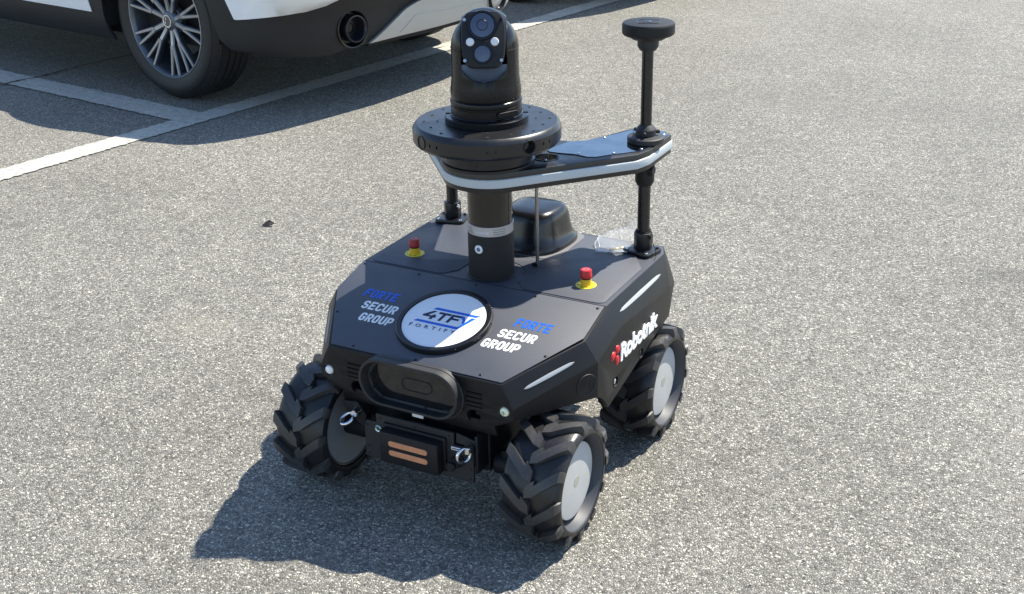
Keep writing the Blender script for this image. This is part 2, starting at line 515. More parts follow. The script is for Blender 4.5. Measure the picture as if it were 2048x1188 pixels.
def strip(name, a, b, wd, z, m, jag=.0):
    """painted line between a and b with slightly uneven edges"""
    a, b = Vector(a), Vector(b); d = (b - a); L_ = d.length; d.normalize(); n = Vector((-d.y, d.x))
    bm = bmesh.new(); k = max(2, int(L_ / .012)); pr = None
    for i in range(k + 1):
        p = a + d * (L_ * i / k)
        l = bm.verts.new((*(p + n * (wd / 2 + random.uniform(-jag, jag))), z))
        r_ = bm.verts.new((*(p - n * (wd / 2 + random.uniform(-jag, jag))), z))
        if pr: bm.faces.new((pr[0], l, r_, pr[1]))
        pr = (l, r_)
    return mk(name, bm, m, None, None)
l1a = Vector((-2.3685, .8125)); l1b = Vector((-1.860, 4.037)); dd = (l1b - l1a).normalized()
tag(strip('parking_line', l1a - dd * 3.2, l1a + dd * 9, .118, .004, M_paint, .0055), kind='structure')
l2b = Vector((-2.305, 1.665)); l2a = Vector((-3.563, 1.850)); d2 = (l2a - l2b).normalized()
tag(strip('parking_line', l2b - d2 * .03, l2b + d2 * 6, .140, .0045, M_paint, .0055), kind='structure')
# crack across the bay
bm = bmesh.new(); pr = None
cp = [(-3.52, 1.20), (-3.44, 1.55), (-3.418, 1.724), (-3.377, 1.912), (-3.358, 2.132), (-3.322, 2.384), (-3.27, 2.75), (-3.2, 3.1)]
for a, b_ in zip(cp[:-1], cp[1:]):
    for k in range(10):
        t_ = k / 10
        x = a[0] + (b_[0] - a[0]) * t_ + random.uniform(-.008, .008); y = a[1] + (b_[1] - a[1]) * t_
        wd = random.uniform(.0035, .0085)
        v = (bm.verts.new((x - wd, y, .0062)), bm.verts.new((x + wd, y, .0062)))
        if pr: bm.faces.new((pr[0], pr[1], v[1], v[0]))
        pr = v
tag(mk('asphalt_crack', bm, M_hole, None, None), kind='structure')

# loose grit that stands proud of the surface
def grit():
    bm = bmesh.new()
    rnd = random.Random(9)
    for k in range(2600):
        # spread over the visible apron
        y = -.9 + 3.6 * rnd.random() ** 1.5; x = rnd.uniform(-2.2, 1.9)
        if abs(x) < .33 and -.36 < y < .32 and rnd.random() < .5: continue
        s = rnd.uniform(.0014, .0034)
        M = T(x, y, s * .35) @ Matrix.Rotation(rnd.uniform(0, 6.28), 4, 'Z') @ Matrix.Diagonal((s, s * rnd.uniform(.6, 1), s * .6, 1))
        bmesh.ops.create_icosphere(bm, subdivisions=1, radius=1, matrix=M)
    m = mat('loose_grit_stone', (.36, .34, .30), .8, var=.5, vscale=40)
    return tag(mk('grit', bm, m, None, None), 'small loose grit stones scattered over the grey asphalt', 'grit', kind='stuff')
grit()

# small dark leaf on the ground
def leaf():
    bm = bmesh.new()
    cs = [(-.034, 0, .002), (-.024, .010, .006), (-.008, .015, .014), (.006, .012, .020), (.018, .009, .013), (.030, .004, .008),
          (.018, -.006, .004), (.004, -.010, .002), (-.014, -.008, .001)]
    top = [bm.verts.new(c) for c in cs]; ctr = bm.verts.new((0, .002, .010))
    for k in range(len(top)): bm.faces.new((top[k], top[(k + 1) % len(top)], ctr))
    b2 = [bm.verts.new((x, y, z - .0012)) for x, y, z in cs]; c2 = bm.verts.new((0, .002, .0088))
    for k in range(len(b2)):
        bm.faces.new((b2[(k + 1) % len(b2)], b2[k], c2)); bm.faces.new((top[k], b2[k], b2[(k + 1) % len(b2)], top[(k + 1) % len(b2)]))
    o = mk('dry_leaf', bm, mat('dark_leaf', (.010, .008, .007), .7), None, None)
    o.location = (-1.212, .806, .003); o.rotation_euler = (0, 0, R(28)); o.scale = (.62, .70, .75)
    st = tube([(.029, .004, .008), (.038, .006, .006), (.046, .004, .003)], .0008, 5)
    mk('stalk', st, mat('leaf_stalk', (.04, .03, .02), .7), o, None)
    tag(o, 'small curled dark dry leaf lying on the sunlit asphalt', 'leaf')
leaf()

# ================================================================== ROBOT
robot = empty('patrol_robot')
tag(robot, 'black four wheeled security patrol robot with dome camera mast and chunky tyres', 'robot')
AY = .006                                   # y of the lidar / camera axis
SL = .2598; TH = math.atan(SL)
PN = Vector((0, -math.sin(TH), math.cos(TH)))   # normal of the sloping front panel
def PP(x, y, h=0): return Vector((x, y, .3655 + (y + .05) * SL)) + PN * h
Y_AX = Vector((0, math.cos(TH), math.sin(TH)))
def panelM(x, y, h=0): return frame(PP(x, y, h), (1, 0, 0), PN)

# ---- body shell
half = [(.177, -.286, .3044), (.262, -.1385, .3395), (.2600, -.040, .3655), (.2605, .240, .3655), (.245, .275, .3655),
        (.285, -.135, .302), (.285, -.03, .328), (.285, .21, .309), (.275, .262, .300), (.198, -.2875, .2627), (.1976, -.2865, .2405),
        (.159, -.286, .2214), (.285, -.135, .234), (.285, .15, .239), (.285, .21, .249), (.262, .262, .245), (.235, .290, .30), (.22, .290, .24),
        (.162, .286, .2214)]
bm = bmesh.new()
for x, y, z in half:
    bm.verts.new((x, y, z)); bm.verts.new((-x, y, z))
bmesh.ops.convex_hull(bm, input=bm.verts[:])
bmesh.ops.dissolve_limit(bm, angle_limit=R(2.0), verts=bm.verts[:], edges=bm.edges[:])
fins = []
for s in (1, -1):
    poly = [(-.135, .245), (-.135, .234), (-.117, .2235), (-.104, .212), (-.094, .200), (-.088, .190), (-.04, .201 + .0), (.15, .239), (.15, .25)]
    poly[6] = (-.04, .1999)
    b = bmesh.new()
    lo = [b.verts.new((s * .272, y, z)) for y, z in poly]; hi = [b.verts.new((s * .285, y, z)) for y, z in poly]
    b.faces.new(lo); b.faces.new(hi)
    for k in range(len(poly)): b.faces.new((lo[k], lo[(k + 1) % len(poly)], hi[(k + 1) % len(poly)], hi[k]))
    fins.append(b)
bm = boolean(bm, fins, 'UNION')
bmesh.ops.dissolve_limit(bm, angle_limit=R(1.0), verts=bm.verts[:], edges=bm.edges[:])
cut = []
def cyl(r, z0, z1, n=32, M=None): return lathe([(0, z0), (r, z0), (r, z1), (0, z1)], n, M=M)
FY = -.287
VENT = []
for s in (1, -1):
    for k in range(4):
        VENT.append((s * .1225, .2785 - .0088 * k))
for x, z in VENT:
    cut.append(prism(rrect(.0165, .0011, .001, 2), -.02, .02, M=T(x, FY, z) @ RX90))
for s in (1, -1):
    cut.append(cyl(.0132, -.03, .03, M=T(s * .1206, FY, .2320) @ RX90))
    cut.append(cyl(.0125, -.012, .012, M=T(s * .1805, FY, .2545) @ RX90))
    for (y, z) in ((-.0536, .2265), (.0668, .2305)):
        cut.append(cyl(.0118, -.012, .012, 24, M=T(s * .285, y, z) @ RY90))
def stad(hx, hz, n=10):
    out = []
    for k in range(n + 1):
        a = R(-90 + 180 * k / n); out.append((hx - hz + hz * math.cos(a), hz * math.sin(a)))
    for k in range(n + 1):
        a = R(90 + 180 * k / n); out.append((-hx + hz + hz * math.cos(a), hz * math.sin(a)))
    return out
cut.append(prism(stad(.090, .037), -.05, .05, M=T(0, FY, .2620) @ RX90))
bm = boolean(bm, cut)
b_bevel(bm, .0011, 2, 12)
body = mk('body_shell', bm, M_shell, robot, 25)
# recess bottoms behind the openings
for x, z in VENT: mk('vent_backing', box((x, FY + .0085, z), (.034, .001, .003)), M_hole, body, None)
# louvres between the slots
for s in (1, -1):
    for k in range(3):
        z = .2785 - .0088 * (k + .5)
        mk('louvre', prism(rrect(.0155, .0020, .0014, 2), -.0004, .0006, M=T(s * .1225, FY - .0008, z) @ RX90), M_shell, body, 35)

# ---- sloping front panel sheet
hexa = [(-.2577, -.0475), (.2577, -.0475), (.2592, -.137), (.1745, -.2815), (-.1745, -.2815), (-.2592, -.137)]
loc = [(x, (y + .05) / math.cos(TH)) for x, y in hexa]
panel = mk('front_panel', prism(loc, .0002, .0022, .0006, 2, M=panelM(0, -.05)), M_powder, robot, 30)
for x, y in ((-.249, -.056), (-.125, -.056), (0.0, -.056), (.125, -.056), (.249, -.056), (-.1305, -.275), (0, -.275), (.1305, -.275),
             (-.2165, -.200), (.2165, -.200)):
    M = panelM(x, y, .0022)
    s_ = lathe([(0, .0013), (.0018, .0012), (.0030, .0004), (.0033, -.0006), (0, -.0006)], 16, M=M)
    sc = mk('screw', s_, M_screw, panel, 40)
mk('deck_plate', prism([(.2585, -.041), (.2590, .239), (.244, .273), (-.244, .273), (-.2590, .239), (-.2585, -.041)], .3652, .36585, .0002, 1), M_powder, robot, 30)
# ---- deck lid plates (thin, with a notch round the lidar)
def arc(cx, cy, r, a0, a1, n=8): return [(cx + r * math.cos(R(a0 + (a1 - a0) * k / n)), cy + r * math.sin(R(a0 + (a1 - a0) * k / n))) for k in range(n + 1)]
lid = [(.250, .145), (.222, .190), (.170, .262), (-.170, .262), (-.222, .190), (-.250, .145)]
lid += arc(-.235, -.022, .015, 180, 270, 5)
lid += arc(-.095, -.020, .017, 270, 335, 5)
lid += arc(0, AY, .066, 192, -12, 14)
lid += arc(.095, -.020, .017, 205, 270, 5)
lid += arc(.235, -.022, .015, 270, 360, 5)
mk('deck_lid', prism(lid, .3660, .3673, .0005, 2), M_powder, robot, 30)
# rear seam blocks at the deck corners
# ---- round illuminated sign on the panel
Ms = panelM(0, -.172, .0)
sign = mk('round_sign', lathe([(0, .002), (.089, .002), (.0895, .004), (.0880, .0115), (.0865, .0128), (.0795, .0128), (.0785, .0090), (0, .0090)], 96, M=Ms), M_satin, robot, 30)
mk('sign_face', lathe([(0, .0102), (.0772, .0102), (.0778, .0092), (.0778, .0085)], 96, M=Ms), mat('white_sign_face', (.80, .81, .84), .38), sign, 30)
for k in range(12):
    a = R(30 * k + 12)
    M = Ms @ T(.0894 * math.cos(a), .0894 * math.sin(a), .0075) @ Matrix.Rotation(a, 4, 'Z') @ RY90
    mk('screw', lathe([(0, .0006), (.0014, .0006), (.0018, -.0004), (0, -.0004)], 12, M=M), M_screw, sign, 40)
SY = -.172
H = .0104
def SP(x, y, h=0):  # measured at 6 mm, moved onto the face
    return PP(x + .007, y - .0125, H + h)
def flat_poly(name, pts, m, parent, th=.0004):
    b = bmesh.new()
    lo = [b.verts.new(SP(x, y, 0)) for x, y in pts]; hi = [b.verts.new(SP(x, y, th)) for x, y in pts]
    b.faces.new(lo); b.faces.new(hi)
    for k in range(len(pts)): b.faces.new((lo[k], lo[(k + 1) % len(pts)], hi[(k + 1) % len(pts)], hi[k]))
    return mk(name, b, m, parent, None)
flat_poly('blue_bar', [(-.0415, -.1378), (-.0365, -.1322), (.0545, -.1328), (.0470, -.1382)], M_blue, sign)
flat_poly('blue_bar', [(-.0610, -.1762), (-.0560, -.1708), (.0290, -.1712), (.0250, -.1768)], M_blue, sign)
flat_poly('letter_y', [(.0185, -.1415), (.0262, -.1415), (.0330, -.1515), (.0345, -.1600), (.0300, -.1600), (.0280, -.1530)], M_blue, sign)
flat_poly('letter_y', [(.0405, -.1415), (.0485, -.1415), (.0300, -.1768), (.0245, -.1768), (.0290, -.1700)], M_blue, sign)
flat_poly('numeral_four', [(-.0375, -.1422), (-.0310, -.1422), (-.0430, -.1553), (-.0345, -.1553), (-.0325, -.1515), (-.0275, -.1515), (-.0290, -.1553),
                           (-.0255, -.1553), (-.0262, -.1592), (-.0300, -.1592), (-.0310, -.1650), (-.0365, -.1650), (-.0355, -.1592), (-.0520, -.1592), (-.0530, -.1560)], M_dblue, sign)
flat_poly('letter_t', [(-.0245, -.1422), (.0005, -.1422), (-.0005, -.1470), (-.0095, -.1470), (-.0125, -.1650), (-.0180, -.1650), (-.0150, -.1470), (-.0250, -.1470)], M_dblue, sign)
flat_poly('letter_f', [(.0020, -.1422), (.0205, -.1422), (.0225, -.1470), (.0072, -.1470), (.0066, -.1512), (.0205, -.1512), (.0198, -.1556), (.0060, -.1556), (.0045, -.1650), (-.0010, -.1650)], M_dblue, sign)
text_on('lettering', 'FORTIFY', SP(-.0625, -.1915), SP(-.0635, -.1832), SP(.0300, -.1890), PN, M_dblue, sign, bold=0.0, spacing=1.9, thick=.0004)
# ---- FORTE SECUR GROUP, twice: condensed bold capitals drawn as strokes
def corner(cx, cy, r, a0, a1, n=4): return [(cx + r * math.cos(R(a0 + (a1 - a0) * k / n)), cy + r * math.sin(R(a0 + (a1 - a0) * k / n))) for k in range(n + 1)]
X0, X1, Y0, Y1, YM, q_ = .10, .50, .095, .905, .5, .17
GLY = {
    'F': [([(X0, 0), (X0, Y1), (.60, Y1)], 0), ([(X0, YM), (.52, YM)], 0)],
    'E': [([(.60, Y0), (X0, Y0), (X0, Y1), (.60, Y1)], 0), ([(X0, YM), (.52, YM)], 0)],
    'T': [([(0, Y1), (.60, Y1)], 0), ([(.30, 0), (.30, Y1)], 0)],
    'O': [(corner(X1 - q_, Y1 - q_, q_, 0, 90) + corner(X0 + q_, Y1 - q_, q_, 90, 180) + corner(X0 + q_, Y0 + q_, q_, 180, 270) + corner(X1 - q_, Y0 + q_, q_, 270, 360), 1)],
    'U': [([(X0, 1)] + corner(X0 + q_, Y0 + q_, q_, 180, 270) + corner(X1 - q_, Y0 + q_, q_, 270, 360) + [(X1, 1)], 0)],
    'C': [([(X1, .68)] + corner(X1 - q_, Y1 - q_, q_, 0, 90) + corner(X0 + q_, Y1 - q_, q_, 90, 180) + corner(X0 + q_, Y0 + q_, q_, 180, 270) + corner(X1 - q_, Y0 + q_, q_, 270, 360) + [(X1, .32)], 0)],
    'G': [([(X1, .70)] + corner(X1 - q_, Y1 - q_, q_, 0, 90) + corner(X0 + q_, Y1 - q_, q_, 90, 180) + corner(X0 + q_, Y0 + q_, q_, 180, 270) + corner(X1 - q_, Y0 + q_, q_, 270, 360) + [(X1, .47), (.30, .47)], 0)],
    'S': [([(X1, .71)] + corner(X1 - q_, Y1 - q_, q_, 0, 90) + corner(X0 + q_, Y1 - q_, q_, 90, 180) + corner(X0 + q_, .67, q_, 180, 250) + corner(X1 - q_, .33, q_, 70, 0) + corner(X1 - q_, Y0 + q_, q_, 0, -90) + corner(X0 + q_, Y0 + q_, q_, 270, 180) + [(X0, .29)], 0)],
    'P': [([(X0, 0), (X0, Y1)] + corner(X1 - q_, Y1 - q_, q_, 90, 0) + corner(X1 - q_, .43 + q_, q_, 0, -90) + [(X0, .43)], 0)],
    'R': [([(X0, 0), (X0, Y1)] + corner(X1 - q_, Y1 - q_, q_, 90, 0) + corner(X1 - q_, .45 + q_, q_, 0, -90) + [(X0, .45)], 0), ([(.29, .45), (.52, 0)], 0)],
}
def ribbon(bm, pts, closed, wd, P_, off):
    n = len(pts); pts = [Vector(p) for p in pts]; L_, Rr_ = [], []
    cl = [pts[0]]
    for p in pts[1:]:
        if (p - cl[-1]).length > 1e-4: cl.append(p)
    if closed and (cl[0] - cl[-1]).length < 1e-4: cl.pop()
    pts = cl; n = len(pts); vt = []
    for i in range(n):
        if closed: d1, d2_ = (pts[i] - pts[i - 1]).normalized(), (pts[(i + 1) % n] - pts[i]).normalized()
        else:
            d1 = (pts[i] - pts[i - 1]).normalized() if i else (pts[1] - pts[0]).normalized()
            d2_ = (pts[i + 1] - pts[i]).normalized() if i < n - 1 else d1
        n1_, n2_ = Vector((-d1.y, d1.x)), Vector((-d2_.y, d2_.x)); m_ = (n1_ + n2_).normalized(); k = wd / 2 / max(.5, m_.dot(n1_))
        vt.append([bm.verts.new(P_(*(pts[i] + m_ * k * sgn), h)) for sgn, h in ((1, .0001), (1, off), (-1, off), (-1, .0001))])
    for i in range(n if closed else n - 1):
        A, B = vt[i], vt[(i + 1) % n]
        for k in range(3): bm.faces.new((A[k], A[k + 1], B[k + 1], B[k]))
    if not closed: bm.faces.new(vt[0]); bm.faces.new(vt[-1][::-1])
for rows in (((-.1965, -.1455), (-.2005, -.1224), (-.1215, -.1450), 'FORTE', M_blue), ((-.1805, -.1772), (-.1840, -.1552), (-.1035, -.1778), 'SECUR', M_white),
             ((-.1660, -.2092), (-.1700, -.1878), (-.0930, -.2088), 'GROUP', M_white),
             ((.1235, -.1438), (.1212, -.1205), (.1965, -.1445), 'FORTE', M_blue), ((.1080, -.1772), (.1052, -.1552), (.1830, -.1770), 'SECUR', M_white),
             ((.0915, -.2085), (.0888, -.1865), (.1655, -.2078), 'GROUP', M_white)):
    a, b_, c_, word, m = rows
    a, b_, c_ = Vector(a), Vector(b_), Vector(c_)
    tot = .60 * 5 + .10 * 4 + .12
    for i, chh in enumerate(word):
        bm = bmesh.new()
        for j, (pts, closed) in enumerate(GLY[chh]):
            def P_(x, y, h, i=i, j=j):
                p = a + (c_ - a) * ((x + .20 * y + i * .70) / tot) + (b_ - a) * y
                return PP(p.x, p.y, .0022 + h + j * .00008)
            ribbon(bm, pts, closed, .20 if m is M_white else .18, P_, .0003)
        mk('letter_' + chh.lower(), bm, m, panel, None)

# ---- oval bumper window
Mo = T(0, FY, .2620) @ RX90           # local z -> -Y (towards the front), local y -> z
o_out = stad(.103, .0470, 14); o_in = stad(.0935, .0385, 14); o_in2 = stad(.0885, .0345, 14)
bm = bmesh.new()
def ring_strip(bm, loops):
    vs = [[bm.verts.new(Mo @ Vector((x, y + dy, z))) for (x, y) in lp] for lp, z, dy in loops]
    n = len(vs[0])
    for A, B in zip(vs[:-1], vs[1:]):
        for k in range(n): bm.faces.new((A[k], A[(k + 1) % n], B[(k + 1) % n], B[k]))
ring_strip(bm, [(stad(.1045, .0485, 14), -.004, 0), (stad(.1045, .0485, 14), .0035, 0), (stad(.1025, .0465, 14), .0045, .001), (stad(.1012, .0452, 14), .020, .004), (stad(.1004, .0444, 14), .0212, .0042),
                (stad(.0962, .0405, 14), .0212, .0042), (stad(.0955, .0398, 14), .020, .004), (stad(.0935, .0385, 14), .001, 0), (o_in2, -.0005, 0), (stad(.0882, .0342, 14), -.012, -.002)])
bump = mk('oval_surround', bm, M_dgrey, robot, 28)
Mw = T(0, FY + .006, .2600) @ Matrix.Rotation(R(-3), 4, 'X') @ RX90
mk('dark_window', prism(stad(.0915, .0375, 14), -.004, .000, M=Mw), M_window, bump, 30)
mk('camera_slot', tube([(x, y, .0006) for x, y in stad(.031, .0115, 10)], .0007, 6, close=True, M=Mw @ T(.004, .001, 0)), M_hole, bump, 30)
for k in range(11):
    t_ = k / 11 * 2 * math.pi + .2
    x, y = .0885 * math.copysign(abs(math.cos(t_)) ** .45, math.cos(t_)), .0362 * math.copysign(abs(math.sin(t_)) ** .8, math.sin(t_))
    if y > .02: continue
    mk('screw', lathe([(0, .0012), (.0017, .0010), (.0021, 0), (0, 0)], 10, M=Mo @ T(x, y, .0005)), M_screw, bump, 40)

# ---- headlamps, front spot cameras
for s in (1, -1):
    hl = mk('headlamp', lathe([(.0125, -.006), (.0125, .0004), (.0115, .0006), (.0096, -.001), (.0090, -.004), (.0086, -.006)], 32, M=T(s * .1805, FY, .2545) @ RX90), M_gloss, robot, 40)
    mk('lens', lathe([(0, .0030), (.0044, .0024), (.0074, .0008), (.0087, -.0020), (.0087, -.005), (0, -.005)], 32, M=T(s * .1805, FY, .2545) @ RX90), M_lampy if s > 0 else M_lamp, hl, 50)
    if s > 0:
        for dx, dz, wx, wz in ((0, 0, .0006, .008), (0, .0016, .008, .0006), (0, -.0016, .008, .0006)):
            mk('reflector_line', box((s * .1805 + dx, FY - .0031, .2545 + dz), (wx, .0004, wz)), M_dgrey, hl, None)
    sp = mk('spot_camera', lathe([(.0131, -.026), (.0131, -.006), (.0126, -.006), (.0126, -.024), (0, -.024)], 32, M=T(s * .1206, FY, .2320) @ RX90), M_matte, robot, 40)
    mk('lens', lathe([(.0058, -.023), (.0058, -.011), (.0046, -.010), (.0042, -.0125), (0, -.0118)], 24, M=T(s * .1206 + .002, FY, .2325) @ RX90), M_gloss, sp, 40)

# ---- chin below the fascia
bm = bmesh.new()
for s in (1, -1):
    for p in ((.157, -.2825, .226), (.161, -.276, .197), (.150, -.262, .197), (.150, -.255, .226)): bm.verts.new((s * p[0], p[1], p[2]))
bmesh.ops.convex_hull(bm, input=bm.verts[:]); b_bevel(bm, .0012, 2, 20)
mk('chin_bar', bm, M_shell, robot, 30)

# ---- chassis box with the lower front plate
ch = mk('chassis', box((0, .012, .159), (.262, .525, .112), .004), M_matte, robot, 30)
plate = [(-.110, .096), (.1185, .098), (.1185, .166), (.0800, .166), (.0800, .190), (-.082, .190), (-.082, .172), (-.1035, .172), (-.108, .160)]
fp = mk('lower_front_plate', prism([(x, z) for x, z in plate], 0, .006, .0006, 1, M=T(0, -.284, 0) @ RX90), M_dgrey, robot, 30)
for x, z in ((-.072, .183), (0, .183), (.072, .183), (-.101, .163), (-.101, .120), (-.101, .104), (.112, .106), (.113, .125)):
    mk('screw', lathe([(0, .0008), (.0016, .0008), (.0022, 0), (0, 0)], 12, M=T(x, -.290, z) @ RX90), M_screw, fp, 40)
mk('bevel_flange', prism([(.082, .168), (.118, .168), (.1235, .180), (.082, .189)], 0, .004, .0005, 1, M=T(0, -.281, 0) @ RX90), M_dgrey, fp, 30)
cb = mk('charging_box', box((.0005, -.303, .1420), (.121, .026, .062), .0022), M_matte, robot, 30)
mk('box_lip', box((.0005, -.2925, .1440), (.130, .006, .068), .002), M_matte, cb, 30)
for z in (.1530, .1345):
    mk('copper_contact', prism(stad(.0405, .0055, 6), 0, .0012, .0003, 1, M=T(.0002, -.3160, z) @ RX90), M_copper, cb, 30)
mk('contact_groove', box((.0005, -.3162, .1438), (.119, .0006, .0012)), M_hole, cb, None)
ind = mk('status_button', lathe([(0, .0030), (.0030, .0028), (.0034, .0018), (.0036, .0018), (.0058, .0032), (.0070, .0024), (.0072, 0), (0, 0)], 32, M=T(-.0775, -.290, .1605) @ RX90), M_steel, robot, 40)
mk('green_lens', lathe([(0, .0034), (.0034, .0030), (.0040, .0020), (0, .0020)], 24, M=T(-.0775, -.290, .1605) @ RX90), M_green, ind, 40)
# round threaded connector
con = mk('round_connector', lathe([(0, .006), (.0035, .006), (.0040, .016), (.0082, .016), (.0082, .013), (.0098, .012), (.0098, .004), (.0125, .003), (.0125, 0), (0, 0)], 28, M=T(.0885, -.290, .138) @ RX90), M_matte, robot, 35)
mk('connector_cap', lathe([(0, .024), (.0070, .024), (.0088, .022), (.0088, .015), (0, .015)], 20, M=T(.0835, -.289, .1335) @ RX90), M_matte, con, 35)
mk('label_plate', box((.0015, -.2790, .2005), (.0225, .0030, .0070), .0002, 1), M_label, robot, None)
lb = mk('label_plate', box((.0850, -.2912, .1605), (.0195, .0010, .0065), .0002, 1), M_label, robot, None)
mk('printed_lines', box((.0850, -.2919, .1605), (.0150, .0003, .0018)), M_dgrey, lb, None)
# lashing eyes with their brackets
def torus(r, rr, n=28, k=10, M=None): return tube([(r * math.cos(2 * math.pi * i / n), r * math.sin(2 * math.pi * i / n), 0) for i in range(n)], rr, k, close=True, M=M)
# right eye: ring hanging in a vertical plane, seen nearly edge on
br = mk('side_bracket', box((.1235, -.262, .155), (.006, .050, .075), .0015), M_matte, robot, 30)
er = mk('towing_eye', lathe([(0, .016), (.0062, .016), (.0080, .012), (.0082, .004), (.0060, 0), (0, 0)], 24, M=T(.1130, -.289, .1700) @ RX90), M_chrome, robot, 40)
mk('ring', torus(.0135, .0032, M=T(.1085, -.3045, .1600) @ Matrix.Rotation(R(62), 4, 'Z') @ RX90), M_chrome, er, 60)
# left eye: lies out to the side
bl = mk('side_bracket', prism([(-.150, .172), (-.112, .150), (-.108, .176), (-.125, .200), (-.158, .196)], 0, .02, .001, 1, M=T(0, -.264, 0) @ RX90), M_matte, robot, 30)
el = mk('towing_eye', lathe([(0, .016), (.0062, .016), (.0080, .012), (.0085, .004), (.0100, .002), (.0100, 0), (0, 0)], 24, M=T(-.1240, -.284, .1830) @ RX90), M_chrome, robot, 40)
mk('ring', torus(.0140, .0030, M=T(-.1350, -.3050, .1740) @ Matrix.Rotation(R(-18), 4, 'Y') @ Matrix.Rotation(R(22), 4, 'X')), M_chrome, el, 60)

# ---- light strips
E_, F_, P1, Q1 = (Vector(v) for v in ((.177, -.286, .3044), (.262, -.1385, .3395), (.285, -.135, .302), (.198, -.2875, .2627)))
A_, T_, Rr = Vector((.260, -.04, .3655)), Vector((.285, -.03, .328)), Vector((.2605, .24, .3655))
def mirx(v, s): return Vector((v[0] * s, v[1], v[2]))
def blade(a, b, n, wd, th, s):
    a, b, n = mirx(a, s), mirx(b, s), mirx(n, s).normalized()
    L_ = (b - a).length
    M = frame((a + b) / 2, b - a, n)
    poly = []
    K = 14
    for k in range(K + 1):
        u = -1 + 2 * k / K; poly.append((u * L_ / 2, wd / 2 * (1 - abs(u) ** 7) ** .5 * (1 - .25 * abs(u))))
    for k in range(1, K):
        u = 1 - 2 * k / K; poly.append((u * L_ / 2, -wd / 2 * (1 - abs(u) ** 7) ** .5 * (1 - .25 * abs(u))))
    return prism(poly, -.002, th, .0006, 2, M=M)
n1 = (P1 - F_).cross(E_ - F_).normalized()
if n1.x < 0: n1 = -n1
n4 = (T_ - A_).cross(Rr - A_).normalized()
if n4.x < 0: n4 = -n4
for s in (1, -1):
    mk('light_strip', blade((.2038, -.2587, .2901), (.2559, -.1684, .3124), n1, .0075, .0012, s), M_led, robot, 30)
    mk('light_strip', blade((.2728, -.0136, .3462), (.2728, .1868, .3445), n4, .0085, .0012, s), M_led, robot, 30)

# ---- round speaker grilles on the lower front facets
P3 = Vector((.285, -.135, .234))
n2 = (P1 - Q1).cross(P3 - Q1).normalized()
if n2.x < 0: n2 = -n2
for s in (1, -1):
    n_ = mirx(n2, s)
    c_ = mirx(Vector((.2728, -.1555, .2655)), s) - n_ * 0
    # bring the centre exactly onto the facet
    q = mirx(Q1, s); c_ = c_ - n_ * (c_ - q).dot(n_)
    M = frame(c_, (0, 1, 0), n_)
    prof = [(0, .0014), (.0022, .0014), (.0022, .0002)]
    r_ = .0040
    for k in range(5):
        prof += [(r_, -.0016), (r_, .0014), (r_ + .0013, .0014), (r_ + .0013, -.0016)]; r_ += .0028
    prof += [(r_, .0002), (r_ + .0006, .0018), (r_ + .0022, .0018), (r_ + .0028, 0), (r_ + .0028, -.002), (0, -.002)]
    sg_ = mk('speaker_grille', lathe(prof, 40, M=M), M_dgrey, robot, 30)
    mk('grille_backing', lathe([(0, .0002), (.0190, .0002)], 40, M=M), M_hole, sg_, None)
    for (y, z) in ((-.0536, .2265), (.0668, .2305)):
        sc = mk('side_lens', lathe([(.0117, -.010), (.0117, .0006), (.0100, .0006), (.0092, -.006), (0, -.006)], 28, M=T(s * .285, y, z) @ (RY90 if s > 0 else Matrix.Rotation(R(-90), 4, 'Y'))), M_matte, robot, 40)
        mk('lens', lathe([(0, -.0010), (.0040, -.0014), (.0060, -.003), (.0060, -.006), (0, -.006)], 20, M=T(s * .285, y + .0015, z - .001) @ (RY90 if s > 0 else Matrix.Rotation(R(-90), 4, 'Y'))), M_chrome if y < 0 else M_gloss, sc, 50)

# ---- ROBOTNIK wordmark on the sides
for s in (1, -1):
    X = s * .2852
    if s > 0: BL, TL, BR = (X, -.0370, .2585), (X, -.0345, .2935), (X, .1435, .2545)
    else: BL, TL, BR = (X, .1435, .2545), (X, .1435, .2895), (X, -.0370, .2585)
    text_on('wordmark', 'Robotnik', BL, TL, BR, (s, 0, 0), M_white, robot, bold=.035, spacing=.92, thick=.0022)
    for (y, z, a) in ((-.0682, .2838, 20), (-.0490, .2895, -35), (-.0500, .2680, 90)):
        b = lathe([(0, .0026), (.0055, .0022), (.0078, .0008), (.0082, -.001), (0, -.001)], 24)
        b.transform(Matrix.Rotation(R(a), 4, 'Z') @ Matrix.Diagonal((1.0, 1.25, 1, 1)))
        b.transform(T(X, y, z) @ (RY90 if s > 0 else Matrix.Rotation(R(-90), 4, 'Y')))
        mk('red_dot', b, M_red, robot, 50)

